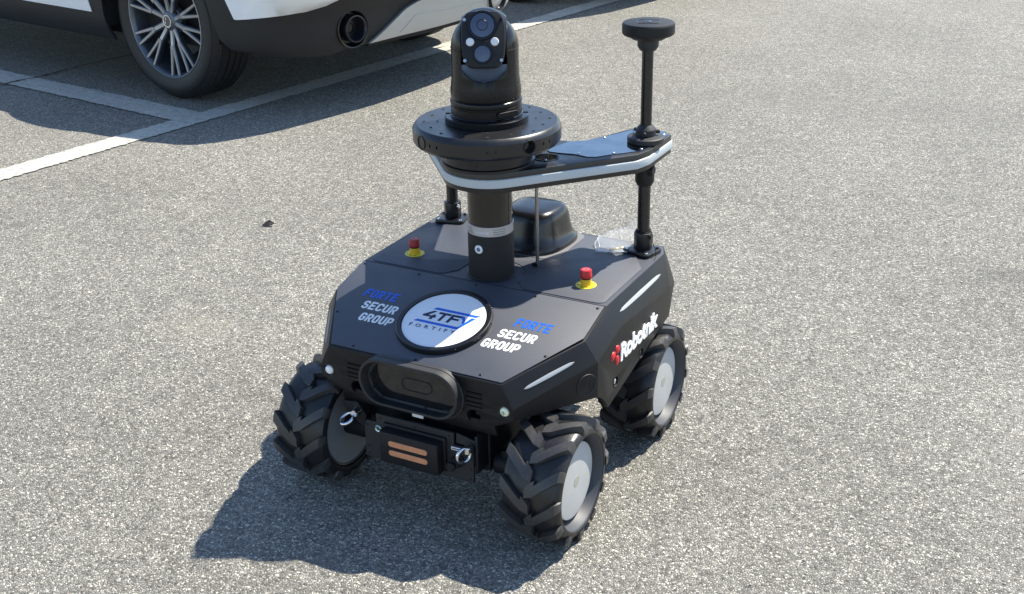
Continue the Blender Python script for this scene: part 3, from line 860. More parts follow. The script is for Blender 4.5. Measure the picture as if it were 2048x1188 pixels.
# ---- emergency stop buttons
def estop(x, y, mred, z=.3673):
    M = T(x, y, z)
    e = mk('emergency_stop', lathe([(0, .0010), (.0192, .0010), (.0197, .0004), (.0197, 0), (0, 0)], 48, M=M), M_yel, robot, 30)
    for a0 in (200, 250, 295):
        bmx = bmesh.new(); pr = None
        for k in range(5):
            a = R(a0 + k * 5)
            v = (bmx.verts.new((x + .0140 * math.cos(a), y + .0140 * math.sin(a), z + .0014)), bmx.verts.new((x + .0158 * math.cos(a), y + .0158 * math.sin(a), z + .0014)))
            if pr: bmx.faces.new((pr[0], pr[1], v[1], v[0]))
            pr = v
        mk('printed_mark', bmx, M_dgrey, e, None)
    mk('collar', lathe([(.0105, .001), (.0105, .0030), (.0098, .0130), (.0092, .0135), (0, .0135)], 32, M=M), M_amb, e, 40)
    mk('seal', lathe([(.0098, .0135), (.0102, .0150), (.0098, .0165), (0, .0165)], 32, M=M), M_hole, e, 40)
    mk('push_button', lathe([(.0100, .0160), (.0113, .0172), (.0114, .0215), (.0106, .0235), (.0107, .0295), (.0098, .0312), (0, .0316)], 40, M=M), mred, e, 30)
    mk('arrow_ring', lathe([(.0042, .0312), (.0042, .0319), (.0056, .0319), (.0056, .0312)], 30, M=M), M_label if False else mat('pink_print', (.62, .22, .22), .5), e, 30)
estop(-.1871, .0284, M_dred)
estop(.1871, .0284, M_red)

# ---- lidar column
lid0 = mk('lidar_column', lathe([(0, .3665), (.0455, .3665), (.0455, .3675), (.0436, .3690), (.0434, .4530), (.0428, .4560), (0, .4560)], 64, M=T(0, AY, 0)), M_matte, robot, 30)
mk('seam', lathe([(.04345, .3880), (.0436, .3885), (.0436, .3893), (.04345, .3898)], 64, M=T(0, AY, 0)), M_hole, lid0, 30)
ring1 = mk('silver_band', lathe([(.0425, .4555), (.0434, .4562), (.0434, .4738), (.0425, .4745)], 64, M=T(0, AY, 0)), M_ring, lid0, 30)
mk('glass_window', lathe([(0, .474), (.0420, .474), (.0420, .5460), (0, .5460)], 64, M=T(0, AY, 0)), M_lidarwin, lid0, 30)
mk('silver_band', lathe([(.0418, .5455), (.0428, .5462), (.0428, .5530), (0, .5530)], 64, M=T(0, AY, 0)), M_ring, lid0, 30)
def wrap_text(name, s, zc, h, a0, a1, r, m, parent, cy=AY):
    me = text_mesh(s, 0, 1.1)
    xs = [v.co.x for v in me.vertices]; ys = [v.co.y for v in me.vertices]; x0, x1 = min(xs), max(xs); y0, y1 = min(ys), max(ys)
    for v in me.vertices:
        a = R(a0 + (a1 - a0) * (v.co.x - x0) / (x1 - x0)); rr = r + (.0003 if v.co.z > 0 else 0)
        v.co = Vector((rr * math.cos(a), cy + rr * math.sin(a), zc - h / 2 + h * (v.co.y - y0) / (y1 - y0)))
    me.materials.clear()
    return finish(name, me, m, parent, None)
wrap_text('etched_name', 'robosense', .4645, .0065, -105, -66, .0435, M_label, ring1)
for z_ in (.4605, .4650, .4695):
    for a0, a1 in ((-55, -22), (-128, -112)):
        mk('cooling_line', tube([(.0435 * math.cos(R(a0 + (a1 - a0) * k / 6)), AY + .0435 * math.sin(R(a0 + (a1 - a0) * k / 6)), z_) for k in range(7)], .0004, 5), M_dgrey, ring1, None)
# round white sticker on the column (faces front left)
a = R(-93); cx_, cy_ = .0436 * math.cos(a), AY + .0436 * math.sin(a)
Mst = frame((cx_, cy_, .4300), (1, 0, 0), (math.cos(a), math.sin(a), 0))
stk = mk('round_sticker', lathe([(.0042, .0002), (.0042, .0012), (.0078, .0010), (.0084, -.0004)], 32, M=Mst), M_white, lid0, 50)
mk('sensor_dot', lathe([(0, .0008), (.0042, .0008), (.0042, -.0002)], 24, M=Mst), mat('blue_grey_lens', (.12, .16, .22), .2), lid0, 40)
a = R(-15)
mk('screw', lathe([(0, .001), (.0020, .0008), (.0022, 0), (0, 0)], 12, M=frame((.0434 * math.cos(a), AY + .0434 * math.sin(a), .4430), (0, 0, 1), (math.cos(a), math.sin(a), 0))), M_hole, lid0, 40)

# ---- platform arm
pl = []
pl_half = [(.248, .195), (.248, .300), (.215, .322)]
def platform_poly(off):
    """plan outline, grown outwards by off"""
    pts = []
    c0 = [(-.056, -.060), (-.040, -.068), (-.020, -.0725), (0, -.074), (.020, -.0725), (.040, -.068), (.056, -.060)]
    base = [(-.215, .150), (-.072, -.048)] + c0[0:0]
    right = [(.072, -.0475), (.236, .149), (.246, .185), (.246, .300), (.225, .318)]
    left = [(-x, y) for x, y in right][::-1]
    # rounded nose
    nose = arc(0, .0150, .0905, 221, 319, 12)
    back = [(.0, .318)]
    poly = nose + right[1:] + [(.16, .318), (.10, .180), (-.10, .180), (-.16, .318)] + left[:-1]
    c = Vector((0, .12)); out = []
    n = len(poly)
    area = sum(poly[i][0] * poly[(i + 1) % n][1] - poly[(i + 1) % n][0] * poly[i][1] for i in range(n))
    sg = 1 if area > 0 else -1
    for i in range(n):
        a_, b_, c2 = Vector(poly[i - 1]), Vector(poly[i]), Vector(poly[(i + 1) % n])
        d1 = (b_ - a_).normalized(); d2_ = (c2 - b_).normalized()
        nrm = Vector((d1.y, -d1.x)) * sg + Vector((d2_.y, -d2_.x)) * sg
        nrm = nrm.normalized(); k = off / max(.5, nrm.dot(Vector((d1.y, -d1.x)) * sg))
        out.append((b_.x + nrm.x * k, b_.y + nrm.y * k))
    return out
holeM = T(.0885, .0650, .575)
arm_b = boolean(prism(platform_poly(-.002), .5530, .5905, .0022, 2, ang=40), [cyl(.0205, -.012, .03, 36, M=holeM)])
arm = mk('mast_platform', arm_b, M_discm, robot, 30)
mk('light_band', prism(platform_poly(.0006), .5625, .5790, .0022, 3, ang=40), M_ledb, arm, 30)
mk('cup_rim', lathe([(.0205, -.002), (.0205, .0165), (.0235, .0168), (.0240, .0155)], 40, M=holeM), M_matte, arm, 35)
mk('plug', lathe([(0, 0), (.006, 0), (.006, .006), (.003, .010), (0, .010)], 20, M=holeM @ T(-.004, .004, .001)), M_chrome, arm, 40)
mir = [(.070, .105), (.080, .0960), (.100, .0965), (.130, .1010), (.158, .0960), (.172, .1020), (.190, .1250), (.232, .170), (.2385, .190), (.2385, .292), (.225, .306), (.168, .306), (.150, .262), (.112, .190), (.085, .172)]
for s in (1, -1):
    pp = mk('polished_plate', prism([(s * x, y) for x, y in mir], .5905, .5922, .0004, 1), M_mirror, arm, 30)
    for x, y in ((.230, .180), (.192, .137), (.134, .108), (.232, .288), (.168, .292), (.136, .222)):
        mk('screw', lathe([(0, .0022), (.0018, .0018), (.0030, .0006), (.0030, 0), (0, 0)], 14, M=T(s * x, y, .5922)), M_chrome, pp, 40)
# clamps and poles
for s in (1, -1):
    X, Y = s * .2176, .2313
    cl = mk('pole_clamp', lathe([(0, .505), (.0145, .505), (.0180, .512), (.0187, .5150), (.0187, .553), (0, .553)], 32, M=T(X, Y, 0)), M_matte, robot, 35)
    mk('clamp_knob', lathe([(0, .008), (.0085, .008), (.010, .006), (.010, 0), (0, 0)], 20, M=T(X + .014, Y - .008, .538) @ RY90), M_matte, cl, 35)
    pole = mk('mast_pole', lathe([(0, .405), (.0122, .405), (.0122, .508), (0, .508)], 28, M=T(X, Y, 0)), M_carbon, robot, 35)
    so_ = mk('pole_socket', prism([(.0185 * math.cos(R(22.5 + 45 * k)), .0185 * math.sin(R(22.5 + 45 * k))) for k in range(8)], .3725, .4085, .0018, 2, M=T(X, Y, 0)), M_satin, robot, 30)
    bp_ = mk('pole_bracket', prism(rrect(.0315, .0270, .009, 4), .3662, .3745, .0018, 2, M=T(X, Y - .004, 0) @ Matrix.Rotation(R(-s * 14), 4, 'Z')), M_satin, robot, 30)
    for dx, dy in ((-1, -1), (1, -1), (1, 1), (-1, 1)):
        mk('screw', lathe([(0, .0028), (.0026, .0026), (.0036, .0010), (.0036, 0), (0, 0)], 14, M=T(X, Y - .004, .3745) @ Matrix.Rotation(R(-s * 14), 4, 'Z') @ T(dx * .0235, dy * .0185, 0)), M_chrome if dy < 0 else M_screw, bp_, 40)
    mk('clamp_screw', lathe([(0, .004), (.004, .0035), (.0045, 0), (0, 0)], 14, M=T(X + .0165, Y - .006, .401) @ RY90), M_chrome if s < 0 else M_screw, so_, 40)
# thin wire at the right pole
wire = [(.2176 + .012, .2313 - .012, .414), (.2370, .222, .4160), (.2430, .218, .4080), (.2440, .214, .396), (.2500, .216, .380), (.2530, .212, .3680), (.2560, .196, .3672)]
mk('tie_wire', tube(wire, .0007, 6), M_hole, robot, None)
mk('cable_tie', torus(.0140, .0016, 22, 6, M=T(.2176, .2313, .4110) @ Matrix.Rotation(R(9), 4, 'X')), M_hole, robot, 50)
# thin support rod
rod = mk('support_rod', lathe([(0, .367), (.0034, .367), (.0034, .555), (0, .555)], 16, M=T(.0642, .0722, 0)), M_rod, robot, 40)
mk('rod_foot', box((.0600, .0715, .3700), (.012, .007, .006), .001, 1), M_screw, rod, 30)
# GNSS antenna on the right
ax, ay = .2176, .2313
ant = empty('gnss_antenna', (ax, ay, .5922), parent=robot)
def zl(z): return z - .5922
mk('flange', lathe([(0, 0), (.0340, 0), (.0352, .0015), (.0352, .0095), (.0335, .0108), (.0150, .0130), (0, .0130)], 44), M_dgrey, ant, 30)
fl = mk('upper_collar', lathe([(.0175, .012), (.0192, .0135), (.0192, .0245), (.0180, .0262), (.0118, .0330), (0, .0330)], 36), M_dgrey, ant, 30)
for a in (25, 165, 285):
    M = T(.0185 * math.cos(R(a)), .0185 * math.sin(R(a)), .0195) @ Matrix.Rotation(R(a), 4, 'Z') @ RY90
    mk('thumb_screw', lathe([(0, .008), (.0032, .008), (.0036, .0065), (.0036, 0), (0, 0)], 14, M=M), M_matte, ant, 35)
mk('antenna_pole', lathe([(0, .030), (.0107, .030), (.0107, zl(.778)), (0, zl(.778))], 28), M_carbon, ant, 35)
nk = mk('neck', lathe([(.0125, zl(.7660)), (.0145, zl(.7665)), (.0192, zl(.7730)), (.0197, zl(.7750)), (.0197, zl(.7905)), (0, zl(.7905))], 32), M_dgrey, ant, 30)
mk('base_step', lathe([(.030, zl(.7880)), (.0385, zl(.7940)), (.0390, zl(.7970)), (0, zl(.7970))], 40), M_matte, ant, 30)
cap = mk('antenna_disc', lathe([(0, zl(.7955)), (.0455, zl(.7955)), (.0482, zl(.7985)), (.0486, zl(.8010)), (.0484, zl(.8150)), (.0468, zl(.8178)), (.0445, zl(.8185)), (0, zl(.8188))], 64), M_matte, ant, 28)
mk('emblem_frame', tube([(x, y, zl(.8189)) for x, y in rrect(.0200, .0165, .006, 4)], .0006, 5, close=True, M=Matrix.Rotation(R(20), 4, 'Z')), M_gloss, ant, 40)
text_on('emblem', 'A', Vector((-.0085, -.0075, zl(.8189))), Vector((-.0075, .0085, zl(.8189))), Vector((.0080, -.0070, zl(.8189))), (0, 0, 1), M_gloss, ant, bold=.03, thick=.0006)

# ---- sensor disc under the camera
AX = -.0015
disc_b = lathe([(0, .6275), (.1265, .6275), (.1318, .6312), (.1346, .6350), (.1352, .6365), (.1352, .6575), (.1330, .6615), (.1290, .6660), (.1275, .6668), (0, .6668)], 120, M=T(AX, AY, 0))
cuts = []
ring_cams = (-66 + 0, -141 + 3, 12, 84, 160)
ring_cams = (-28, -120, 62, 150)
for a in ring_cams:
    ca, sa = math.cos(R(a)), math.sin(R(a))
    cuts.append(cyl(.0128, -.022, .02, 32, M=frame((AX + .1352 * ca, AY + .1352 * sa, .6475), (0, 0, 1), (ca, sa, 0))))
slots = []
for a in (-105.5, -98.5, -81 + 0, -53.5 + 22.5):
    pass
SLOT = [-61, -55, -109, -101.6, -14, -7, 30, 37, 180, 187, 90, 97, -148, -155]
for a in SLOT:
    ca, sa = math.cos(R(a)), math.sin(R(a))
    cuts.append(prism(rrect(.0018, .0030, .0008, 2), -.003, .01, M=frame((AX + .1352 * ca, AY + .1352 * sa, .6470), (-sa, ca, 0), (ca, sa, 0))))
disc = mk('sensor_disc', boolean(disc_b, cuts), M_discm, robot, 25)
for a in ring_cams:
    ca, sa = math.cos(R(a)), math.sin(R(a)); M = frame((AX + .1352 * ca, AY + .1352 * sa, .6475), (0, 0, 1), (ca, sa, 0))
    mk('side_camera', lathe([(.0128, -.012), (.0128, .0008), (.0112, .0008), (.0104, -.004), (.0070, -.010), (0, -.0105)], 32, M=M), M_matte, disc, 35)
    mk('camera_glass', lathe([(0, -.0095), (.0068, -.0095), (.0068, -.0105), (0, -.0105)], 24, M=M), M_window, disc, 35)
for k in range(16):
    a = R(22.5 * k + 7)
    if k % 2 == 0: r_, q = .108, .0022
    else: r_, q = .114, .0026
    mk('screw', lathe([(0, .0002), (q * .8, .0002), (q, .0007), (q * 1.2, .0001)], 14, M=T(AX + r_ * math.cos(a), AY + r_ * math.sin(a), .6668)), M_hole if k % 3 else M_screw, disc, 40)
for k in range(8):
    a = R(45 * k + 30)
    mk('screw', lathe([(0, .0002), (.0014, .0002), (.0018, .0006), (.0020, .0001)], 12, M=T(AX + .089 * math.cos(a), AY + .089 * math.sin(a), .6668)), M_hole, disc, 40)
dr = mk('drum', lathe([(0, .5900), (.0860, .5900), (.0860, .5950), (.0822, .5965), (.0822, .6280), (0, .6280)], 80, M=T(AX, AY, 0)), M_satin, disc, 30)
for a in (-80,):
    ca, sa = math.cos(R(a)), math.sin(R(a))
    mk('drum_window', box((0, 0, 0), (.018, .016, .0016), .0003, 1, M=frame((AX + .0823 * ca, AY + .0823 * sa, .6110), (-sa, ca, 0), (ca, sa, 0))), M_gloss, disc, 30)

# ---- pan tilt camera
ptz = empty('pan_tilt_camera', (AX, AY, .6668), R(27), robot)
def zc(z): return z - .6668
mk('mounting_flange', boolean(lathe([(0, 0), (.0752, 0), (.0757, .0008), (.0757, .0108), (.0745, .0120), (0, .0120)], 72), [box((-.066, .004, .012), (.03, .009, .03)), box((.066, .004, .012), (.03, .009, .03))]), M_anod, ptz, 30)
base = mk('rotating_base', lathe([(0, .010), (.0650, .010), (.0655, .014), (.0640, .0155), (.0640, .0300), (.0646, .0310), (.0646, .0330), (.0628, .0340), (.0628, .0362), (.0648, .0372), (.0648, .0400), (.0640, .0425), (.0620, .0440), (0, .0440)], 72), M_anod, ptz, 30)
bz = mk('rib_window', prism(stad(.023, .0050, 6), -.001, .0020, .001, 1, M=frame((.0640 * math.sin(R(38)), -.0640 * math.cos(R(38)), .0235), (math.cos(R(38)), math.sin(R(38)), 0), (math.sin(R(38)), -math.cos(R(38)), 0))), M_anod, ptz, 30)
# yoke: a bullet shaped body with a slot for the head
ZB = zc(.8000)
prof = [(0, .0435), (.0628, .0435), (.0636, .050), (.0636, .058), (.0622, .068), (.0606, .084), (.0600, .104), (.0600, ZB)]
for k in range(1, 13):
    a = R(90 * k / 12); prof.append((.0600 * math.cos(a) if k < 12 else 0, ZB + .060 * math.sin(a)))
yoke_b = lathe(prof, 80)
HC = zc(.8105)
SW = .0805
slot = prism([(-SW / 2, HC - .040), (-SW / 2 + .004, HC - .047), (-.022, HC - .0585), (0, HC - .0625), (.022, HC - .0585), (SW / 2 - .004, HC - .047), (SW / 2, HC - .040), (SW / 2, HC + .09), (-SW / 2, HC + .09)], .0405, .12, M=RX90)
slot2 = lathe([(0, -SW / 2), (.0600, -SW / 2), (.0600, SW / 2), (0, SW / 2)], 64, M=T(0, 0, HC) @ RY90)
slot3 = box((0, 0, HC + .05), (SW, .2, .10))
yk = boolean(yoke_b, [slot, slot2, slot3])
b_bevel(yk, .0008, 2, 40)
yoke = mk('yoke', yk, M_anod, ptz, 30)
# blue grey saddle under the head
bm = bmesh.new(); rows = []
K = 24
for k in range(K + 1):
    u = -1 + 2 * k / K; x = u * (SW / 2 + .0005); row = []
    for j in range(9):
        v = j / 8
        zl_ = HC - .0628 + .0200 * abs(u) ** 2.6
        zt = HC - .0340
        yl = -math.sqrt(max(0, .0588 ** 2 - x * x)) - .0004
        row.append(bm.verts.new((x, yl + (-.038 - yl) * v ** .75, zl_ + (zt - zl_) * v ** 1.5)))
    rows.append(row)
for A, B in zip(rows[:-1], rows[1:]):
    for j in range(8): bm.faces.new((A[j], B[j], B[j + 1], A[j + 1]))
mk('saddle', bm, mat('blue_grey_saddle', (.17, .19, .22), .36, metal=.6), ptz, 60)
for s in (1, -1):
    mk('ear_seam', tube([(s * math.sqrt(max(0, .0603 ** 2 - y * y)), y, HC - .010 - .01 * (y + .02)) for y in [-.043 + .086 * k / 12 for k in range(13)]], .0006, 5), M_hole, yoke, 40)
# tilting head: a ball cut flat at the sides and the front
HW = .0388
ball = bmesh.new()
bmesh.ops.create_uvsphere(ball, u_segments=64, v_segments=40, radius=.0575)
HM = T(0, 0, HC) @ Matrix.Rotation(R(-22), 4, 'X')
hd = boolean(ball, [box((.1 + HW, 0, 0), (.2, .3, .3)), box((-.1 - HW, 0, 0), (.2, .3, .3)), box((0, -.1 - .0470, -.006), (.2, .2, .3))])
b_bevel(hd, .0016, 2, 40)
head = mk('camera_head', hd, M_anod, ptz, 28, M=HM)
FM = HM @ T(0, -.0470, -.004) @ RX90
fp2 = []
for k in range(56):
    a = 2 * math.pi * k / 56
    c_, s_ = math.cos(a), math.sin(a)
    x = .0378 * math.copysign(abs(c_) ** .36, c_)
    y = (.0450 if s_ > 0 else .0520) * math.copysign(abs(s_) ** .80, s_)
    fp2.append((x, y))
plate_ = mk('face_plate', prism(fp2, -.010, .0062, .0018, 2, M=FM), M_matte, head, 30)
FM = FM @ T(0, 0, .0032)
def lens(cx, cy, r, m, name='camera_lens', hood=.0028):
    o = mk('lens_hood', lathe([(r * 1.30, .001), (r * 1.24, .002 + hood), (r * 1.06, .002 + hood), (r * 1.02, .0034)], 40, M=FM @ T(cx, cy, .001)), M_gloss, head, 30)
    return mk(name, lathe([(0, .0052), (r * .5, .0047), (r, .0036), (r, .001)], 40, M=FM @ T(cx, cy, .001)), m, head, 50)
lens(-.0015, .0205, .0205, M_lens)
lens(-.0015, -.0285, .0138, M_lens2)
mk('inner_ring', lathe([(.0085, .0050), (.0090, .0056), (.0098, .0050)], 30, M=FM @ T(-.0015, .0205, .001)), M_anod, head, 40)
for sx in (-1, 1):
    mk('light_emitter', lathe([(0, .0048), (.0062, .0045), (.0070, .0033), (.0074, .0005), (0, .0005)], 28, M=FM @ T(-.0015 + sx * .0212, -.0080, .001)), M_irled, head, 40)
    for sy in (.0300, -.0400):
        mk('screw', lathe([(0, .001), (.0014, .001), (.0016, .0022), (.0028, .0022), (.0030, 0), (0, 0)], 14, M=FM @ T(-.0005 + sx * .0315, sy, .0030)), M_steel if sy < 0 or sx < 0 else M_hole, head, 40)
mk('microphone_hole', lathe([(0, .0005), (.0022, .0008), (.0028, 0)], 12, M=FM @ T(-.0015, -.0068, .0032)), M_hole, head, 40)

# ---- round backed antenna dome on the rear deck
def dome():
    bm = bmesh.new()
    prof = [(1.00, 0), (1.0, .0085), (.985, .0115), (.93, .0155), (.875, .024), (.84, .036), (.80, .058), (.765, .068), (.70, .0755), (.58, .0790), (.30, .0805)]
    rings = []
    n = 64
    for f, z in prof:
        ring = []
        q = max(0, min(1, (z - .015) / .065))
        hx = .0800 * f; hy = (.0780 - .004 * q) * f; ex = .60
        for k in range(n):
            a = 2 * math.pi * k / n
            c_, s_ = math.cos(a), math.sin(a)
            x = hx * math.copysign(abs(c_) ** ex, c_); y = hy * math.copysign(abs(s_) ** ex, s_)
            # narrower towards the front
            x *= 1 - .10 * (-(y / hy)) * (1 if y < 0 else .5)
            ring.append(bm.verts.new((x, y, z)))
        rings.append(ring)
    for A, B in zip(rings[:-1], rings[1:]):
        for k in range(n): bm.faces.new((A[k], A[(k + 1) % n], B[(k + 1) % n], B[k]))
    bm.faces.new(rings[-1])
    return mk('antenna_dome', bm, M_gloss, robot, 50, M=T(.000, .190, .3668) @ Matrix.Scale(.93, 4, (1, 0, 0)))
dm = dome()
mk('dome_gasket', prism(rrect(.083, .080, .03, 8), 0, .0014, M=T(0, .190, .3668)), mat('grey_gasket', (.16, .16, .165), .6), dm, 30)
dm.data.materials[0] = mat('satin_dome_plastic', (.010, .010, .012), .24, spec=.6)

# ---- wheels
RT, WT = .1143, .108
NL = 12
def crown(x):                 # tread top radius across the width, x from 0 (outer) to WT
    u = (x / WT) * 2 - 1
    return RT + .0006 - .0012 * u * u - .0014 * u ** 8
def wheel(front, side):
    X, Y = (.300 if side > 0 else -.286), (-.2269 if front else .1846)
    wl = empty('wheel', (X, Y, RT), parent=robot)
    s = side
    def TL_(bm): # lathe axis z -> world x, outer face at x=0, inward = -s
        return bm
    MX = Matrix.Rotation(R(-90 * s), 4, 'Y')   # local z (inward) -> -s * X
    # tyre carcass
    prof = [(.0860, .0010), (.0880, -.0010), (.0945, -.0008), (.0995, .0025), (.1030, .010), (.1045, .028), (.1048, WT / 2), (.1045, WT - .028), (.1030, WT - .010), (.0995, WT - .0025),
            (.0900, WT + .0005), (.0860, WT - .001), (.0840, WT - .010), (.0840, .010)]
    mk('tyre', lathe(prof, 96, M=MX, closed=True), M_rubber, wl, 40)
    mk('rim_barrel', lathe([(.0862, .0004), (.0845, .0018), (.0810, .0170), (.0745, .0260), (.0745, WT - .012), (.0830, WT - .004)], 96, M=MX), M_rim, wl, 40)
    d_ = mk('wheel_disc', lathe([(0, .0125), (.0600, .0130), (.0690, .0142), (.0702, .0158), (.0702, .026), (0, .026)], 96, M=MX), M_disc, wl, 30)
    mk('hub_cap', lathe([(0, .0121), (.0104, .0122), (.0108, .0128), (0, .0130)], 40, M=MX), M_hub, wl, 40)
    mk('inner_cover', lathe([(0, WT - .010), (.0740, WT - .010), (.0785, WT - .006), (.0785, WT - .016), (0, WT - .016)], 64, M=MX), M_cover, wl, 30)
    # lugs
    st = [(-.0026, .0010, .0205, -.0140), (-.0014, .0010, .0215, -.0060), (.0020, .001, .0225, 0), (.014, .0105, .0325, 0), (.029, .0232, .0452, 0), (.0435, .0360, .0575, 0), (.0442, .0275, .0578, 0), (.0500, .0325, .0600, 0), (.0585, .0425, .0625, 0)]
    def lug_mesh(flip):
        bm = bmesh.new()
        rows = []
        for (x, u, l, dr) in st:
            xx = WT - x if flip else x
            rt = crown(max(0, min(WT, x))) + dr
            rb = min(rt - .001, .1000) if x > .001 else .0945
            row = []
            for sc, rr in ((u - .0006, rb), (u + .0010, rt), ((u + l) / 2, rt + .0002), (l - .0010, rt), (l + .0006, rb)):
                a = sc / RT
                row.append(bm.verts.new((-s * xx, -rr * math.sin(a), rr * math.cos(a))))
            rows.append(row)
        for A, B in zip(rows[:-1], rows[1:]):
            for k in range(4): bm.faces.new((A[k], A[k + 1], B[k + 1], B[k]))
            bm.faces.new((A[4], A[0], B[0], B[4]))
        bm.faces.new(rows[0]); bm.faces.new(rows[-1])
        bmesh.ops.recalc_face_normals(bm, faces=bm.faces[:])
        me = bpy.data.meshes.new('tread_lug'); bm.to_mesh(me); bm.free()
        me.materials.append(M_lug); me.shade_smooth(); me.set_sharp_from_angle(angle=R(30))
        return me
    ph = {(True, 1): 20, (True, -1): 2, (False, 1): 11, (False, -1): 25}[(front, side)]
    for flip in (False, True):
        me = lug_mesh(flip)
        for k in range(NL):
            o = bpy.data.objects.new('tread_lug', me); col.objects.link(o); o.parent = wl
            a = 360 / NL * (k + (.5 if flip else 0)) + ph
            o.rotation_euler = (R(a), 0, 0)
    return wl
for fr in (True, False):
    for sd_ in (1, -1):
        wheel(fr, sd_)
# axle arms and shock absorbers
for fy in (-.2269, .1846):
    for s in (1, -1):
        d = 1 if fy < 0 else -1
        arm_ = box((s * .160, fy + d * .030, .128), (.030, .085, .034), .003)
        lathe([(0, 0), (.022, 0), (.022, .062), (0, .062)], 24, bm=arm_, M=T(s * .135, fy, RT) @ (RY90 if s > 0 else Matrix.Rotation(R(-90), 4, 'Y')))
        su = mk('suspension_arm', arm_, M_matte, robot, 30)
        a_ = Vector((s * .172, fy + d * .040, .135)); b_ = Vector((s * .172, fy + d * .085, .215))
        L_ = (b_ - a_); n_ = 60
        Mf = frame(a_, (1, 0, 0), L_)
        mk('coil_spring', tube([Mf @ Vector((.0095 * math.cos(k * .62), .0095 * math.sin(k * .62), L_.length * k / n_)) for k in range(n_ + 1)], .0016, 6), M_spring, su, 60)
        mk('damper', lathe([(0, 0), (.0055, 0), (.0055, L_.length), (0, L_.length)], 14, M=Mf), M_matte, su, 40)
# cross link below the right skirt
for s in (1, -1):
    mk('link_bar', tube([(s * .135, -.03, .150), (s * .240, -.02, .188), (s * .262, .03, .190)], .006, 8), M_matte, robot, 40)
    mk('link_bar', tube([(s * .150, .10, .150), (s * .268, -.075, .192)], .005, 8), M_matte, robot, 40)

# ================================================================== CLEAR BAG with brass fittings
def bag():
    rnd = random.Random(3)
    bm = bmesh.new()
    def sheet(off, nu=14, nv=10, top=1):
        g = []
        for i in range(nu + 1):
            row = []
            for j in range(nv + 1):
                u, v = i / nu, j / nv
                # low lying front pouch rising towards the pole
                x = -.038 + .074 * u + .006 * math.sin(5 * v + off)
                y = .012 * (u - .5) + .060 * v - .010
                hgt = .0035 + .030 * max(0, v - .25) ** 1.2 * (0.6 + .9 * u) * top + .010 * u * v
                z = hgt + .0028 * math.sin(9 * u + 3 * v + off * 2) * (.3 + v) + rnd.uniform(-.0007, .0007) + (.006 * math.sin(math.pi * u) * math.sin(math.pi * v) if off > 0 else 0)
                # rounded outline
                sc = 1 - .22 * max(0, abs(v - .45) * 2 - .5) ** 1.5
                row.append(bm.verts.new((x * sc, y, max(.0006, z))))
            g.append(row)
        for i in range(nu):
            for j in range(nv): bm.faces.new((g[i][j], g[i + 1][j], g[i + 1][j + 1], g[i][j + 1]))
    sheet(0, top=.75); sheet(1.7, top=1)
    edge = [e for e in bm.edges if len(e.link_faces) == 1]
    seam = bmesh.new()
    for e in edge: tube([e.verts[0].co, e.verts[1].co], .00045, 4, bm=seam, cap=False)
    o = mk('clear_bag', bm, M_bag, None, 80)
    o.location = (.168, .2060, .3673); o.rotation_euler = (0, 0, R(12))
    mk('bag_seam', seam, mat('bag_seam_film', (.80, .82, .84), .3), o, None)
    tag(o, 'small clear plastic bag lying on the robot deck beside the right mast pole', 'plastic bag')
bag()
for k, (dx, dy, rz) in enumerate(((.1660, .2060, 32), (.1755, .2120, 44))):
    o = mk('brass_fitting', lathe([(0, -.0085), (.0022, -.0085), (.0026, -.0065), (.0018, -.0060), (.0018, .0020), (.0028, .0025), (.0028, .0065), (.0018, .0085), (0, .0085)], 12, M=RY90), M_brass, None, 40)
    o.location = (dx, dy, .3715 + .001 * k); o.rotation_euler = (0, R(-6), R(rz))
    tag(o, ('front one of two small brass fittings inside the clear bag', 'rear one of two small brass fittings inside the clear bag')[k], 'fitting', 'brass fittings in the clear bag')

# ================================================================== PARKED SUV (rear quarter in view)
HD = -.168
car = empty('parked_suv', (-2.5318, 1.8538, 0), HD)
tag(car, 'white suv with black lower cladding and twin spoke alloy wheel parked behind the line', 'car')
# car space: x = towards the rear, y = across the car away from the camera, z up
plan = [(-3.05, .30), (-2.98, .12), (-2.80, .02), (-2.5, -.015), (-2.0, -.03), (-1.0, -.035), (.0, -.035), (.36, -.03), (.48, -.01), (.58, .04), (.66, .12), (.71, .22), (.74, .36), (.76, .6), (.77, .78)]
plan = plan + [(x, 1.56 - y) for x, y in plan[:-1][::-1]]
PL = [Vector(p) for p in plan]
# smooth it (Catmull-Rom)
sm = []
for i in range(len(PL) - 1):
    p0, p1, p2, p3 = PL[max(i - 1, 0)], PL[i], PL[i + 1], PL[min(i + 2, len(PL) - 1)]
    for k in range(6):
        t_ = k / 6
        sm.append(.5 * ((2 * p1) + (-p0 + p2) * t_ + (2 * p0 - 5 * p1 + 4 * p2 - p3) * t_ ** 2 + (-p0 + 3 * p1 - 3 * p2 + p3) * t_ ** 3))
sm.append(PL[-1])
cum = [0]
for a_, b_ in zip(sm[:-1], sm[1:]): cum.append(cum[-1] + (b_ - a_).length)
def at_s(s):
    s = max(0, min(cum[-1] - 1e-6, s))
    lo_, hi_ = 0, len(cum) - 1
    while hi_ - lo_ > 1:
        m_ = (lo_ + hi_) // 2
        if cum[m_] <= s: lo_ = m_
        else: hi_ = m_
    t_ = (s - cum[lo_]) / (cum[hi_] - cum[lo_])
    p = sm[lo_].lerp(sm[hi_], t_); d = (sm[hi_] - sm[lo_]).normalized()
    return p, Vector((d.y, -d.x))      # outward
def s_of_x(x):                          # near side
    best = min(range(len(sm) // 2), key=lambda i: abs(sm[i].x - x)); i = best
    j = i + 1 if sm[i].x < x else i - 1
    t_ = (x - sm[i].x) / (sm[j].x - sm[i].x) if abs(sm[j].x - sm[i].x) > 1e-6 else 0
    return cum[i] + (cum[j] - cum[i]) * t_
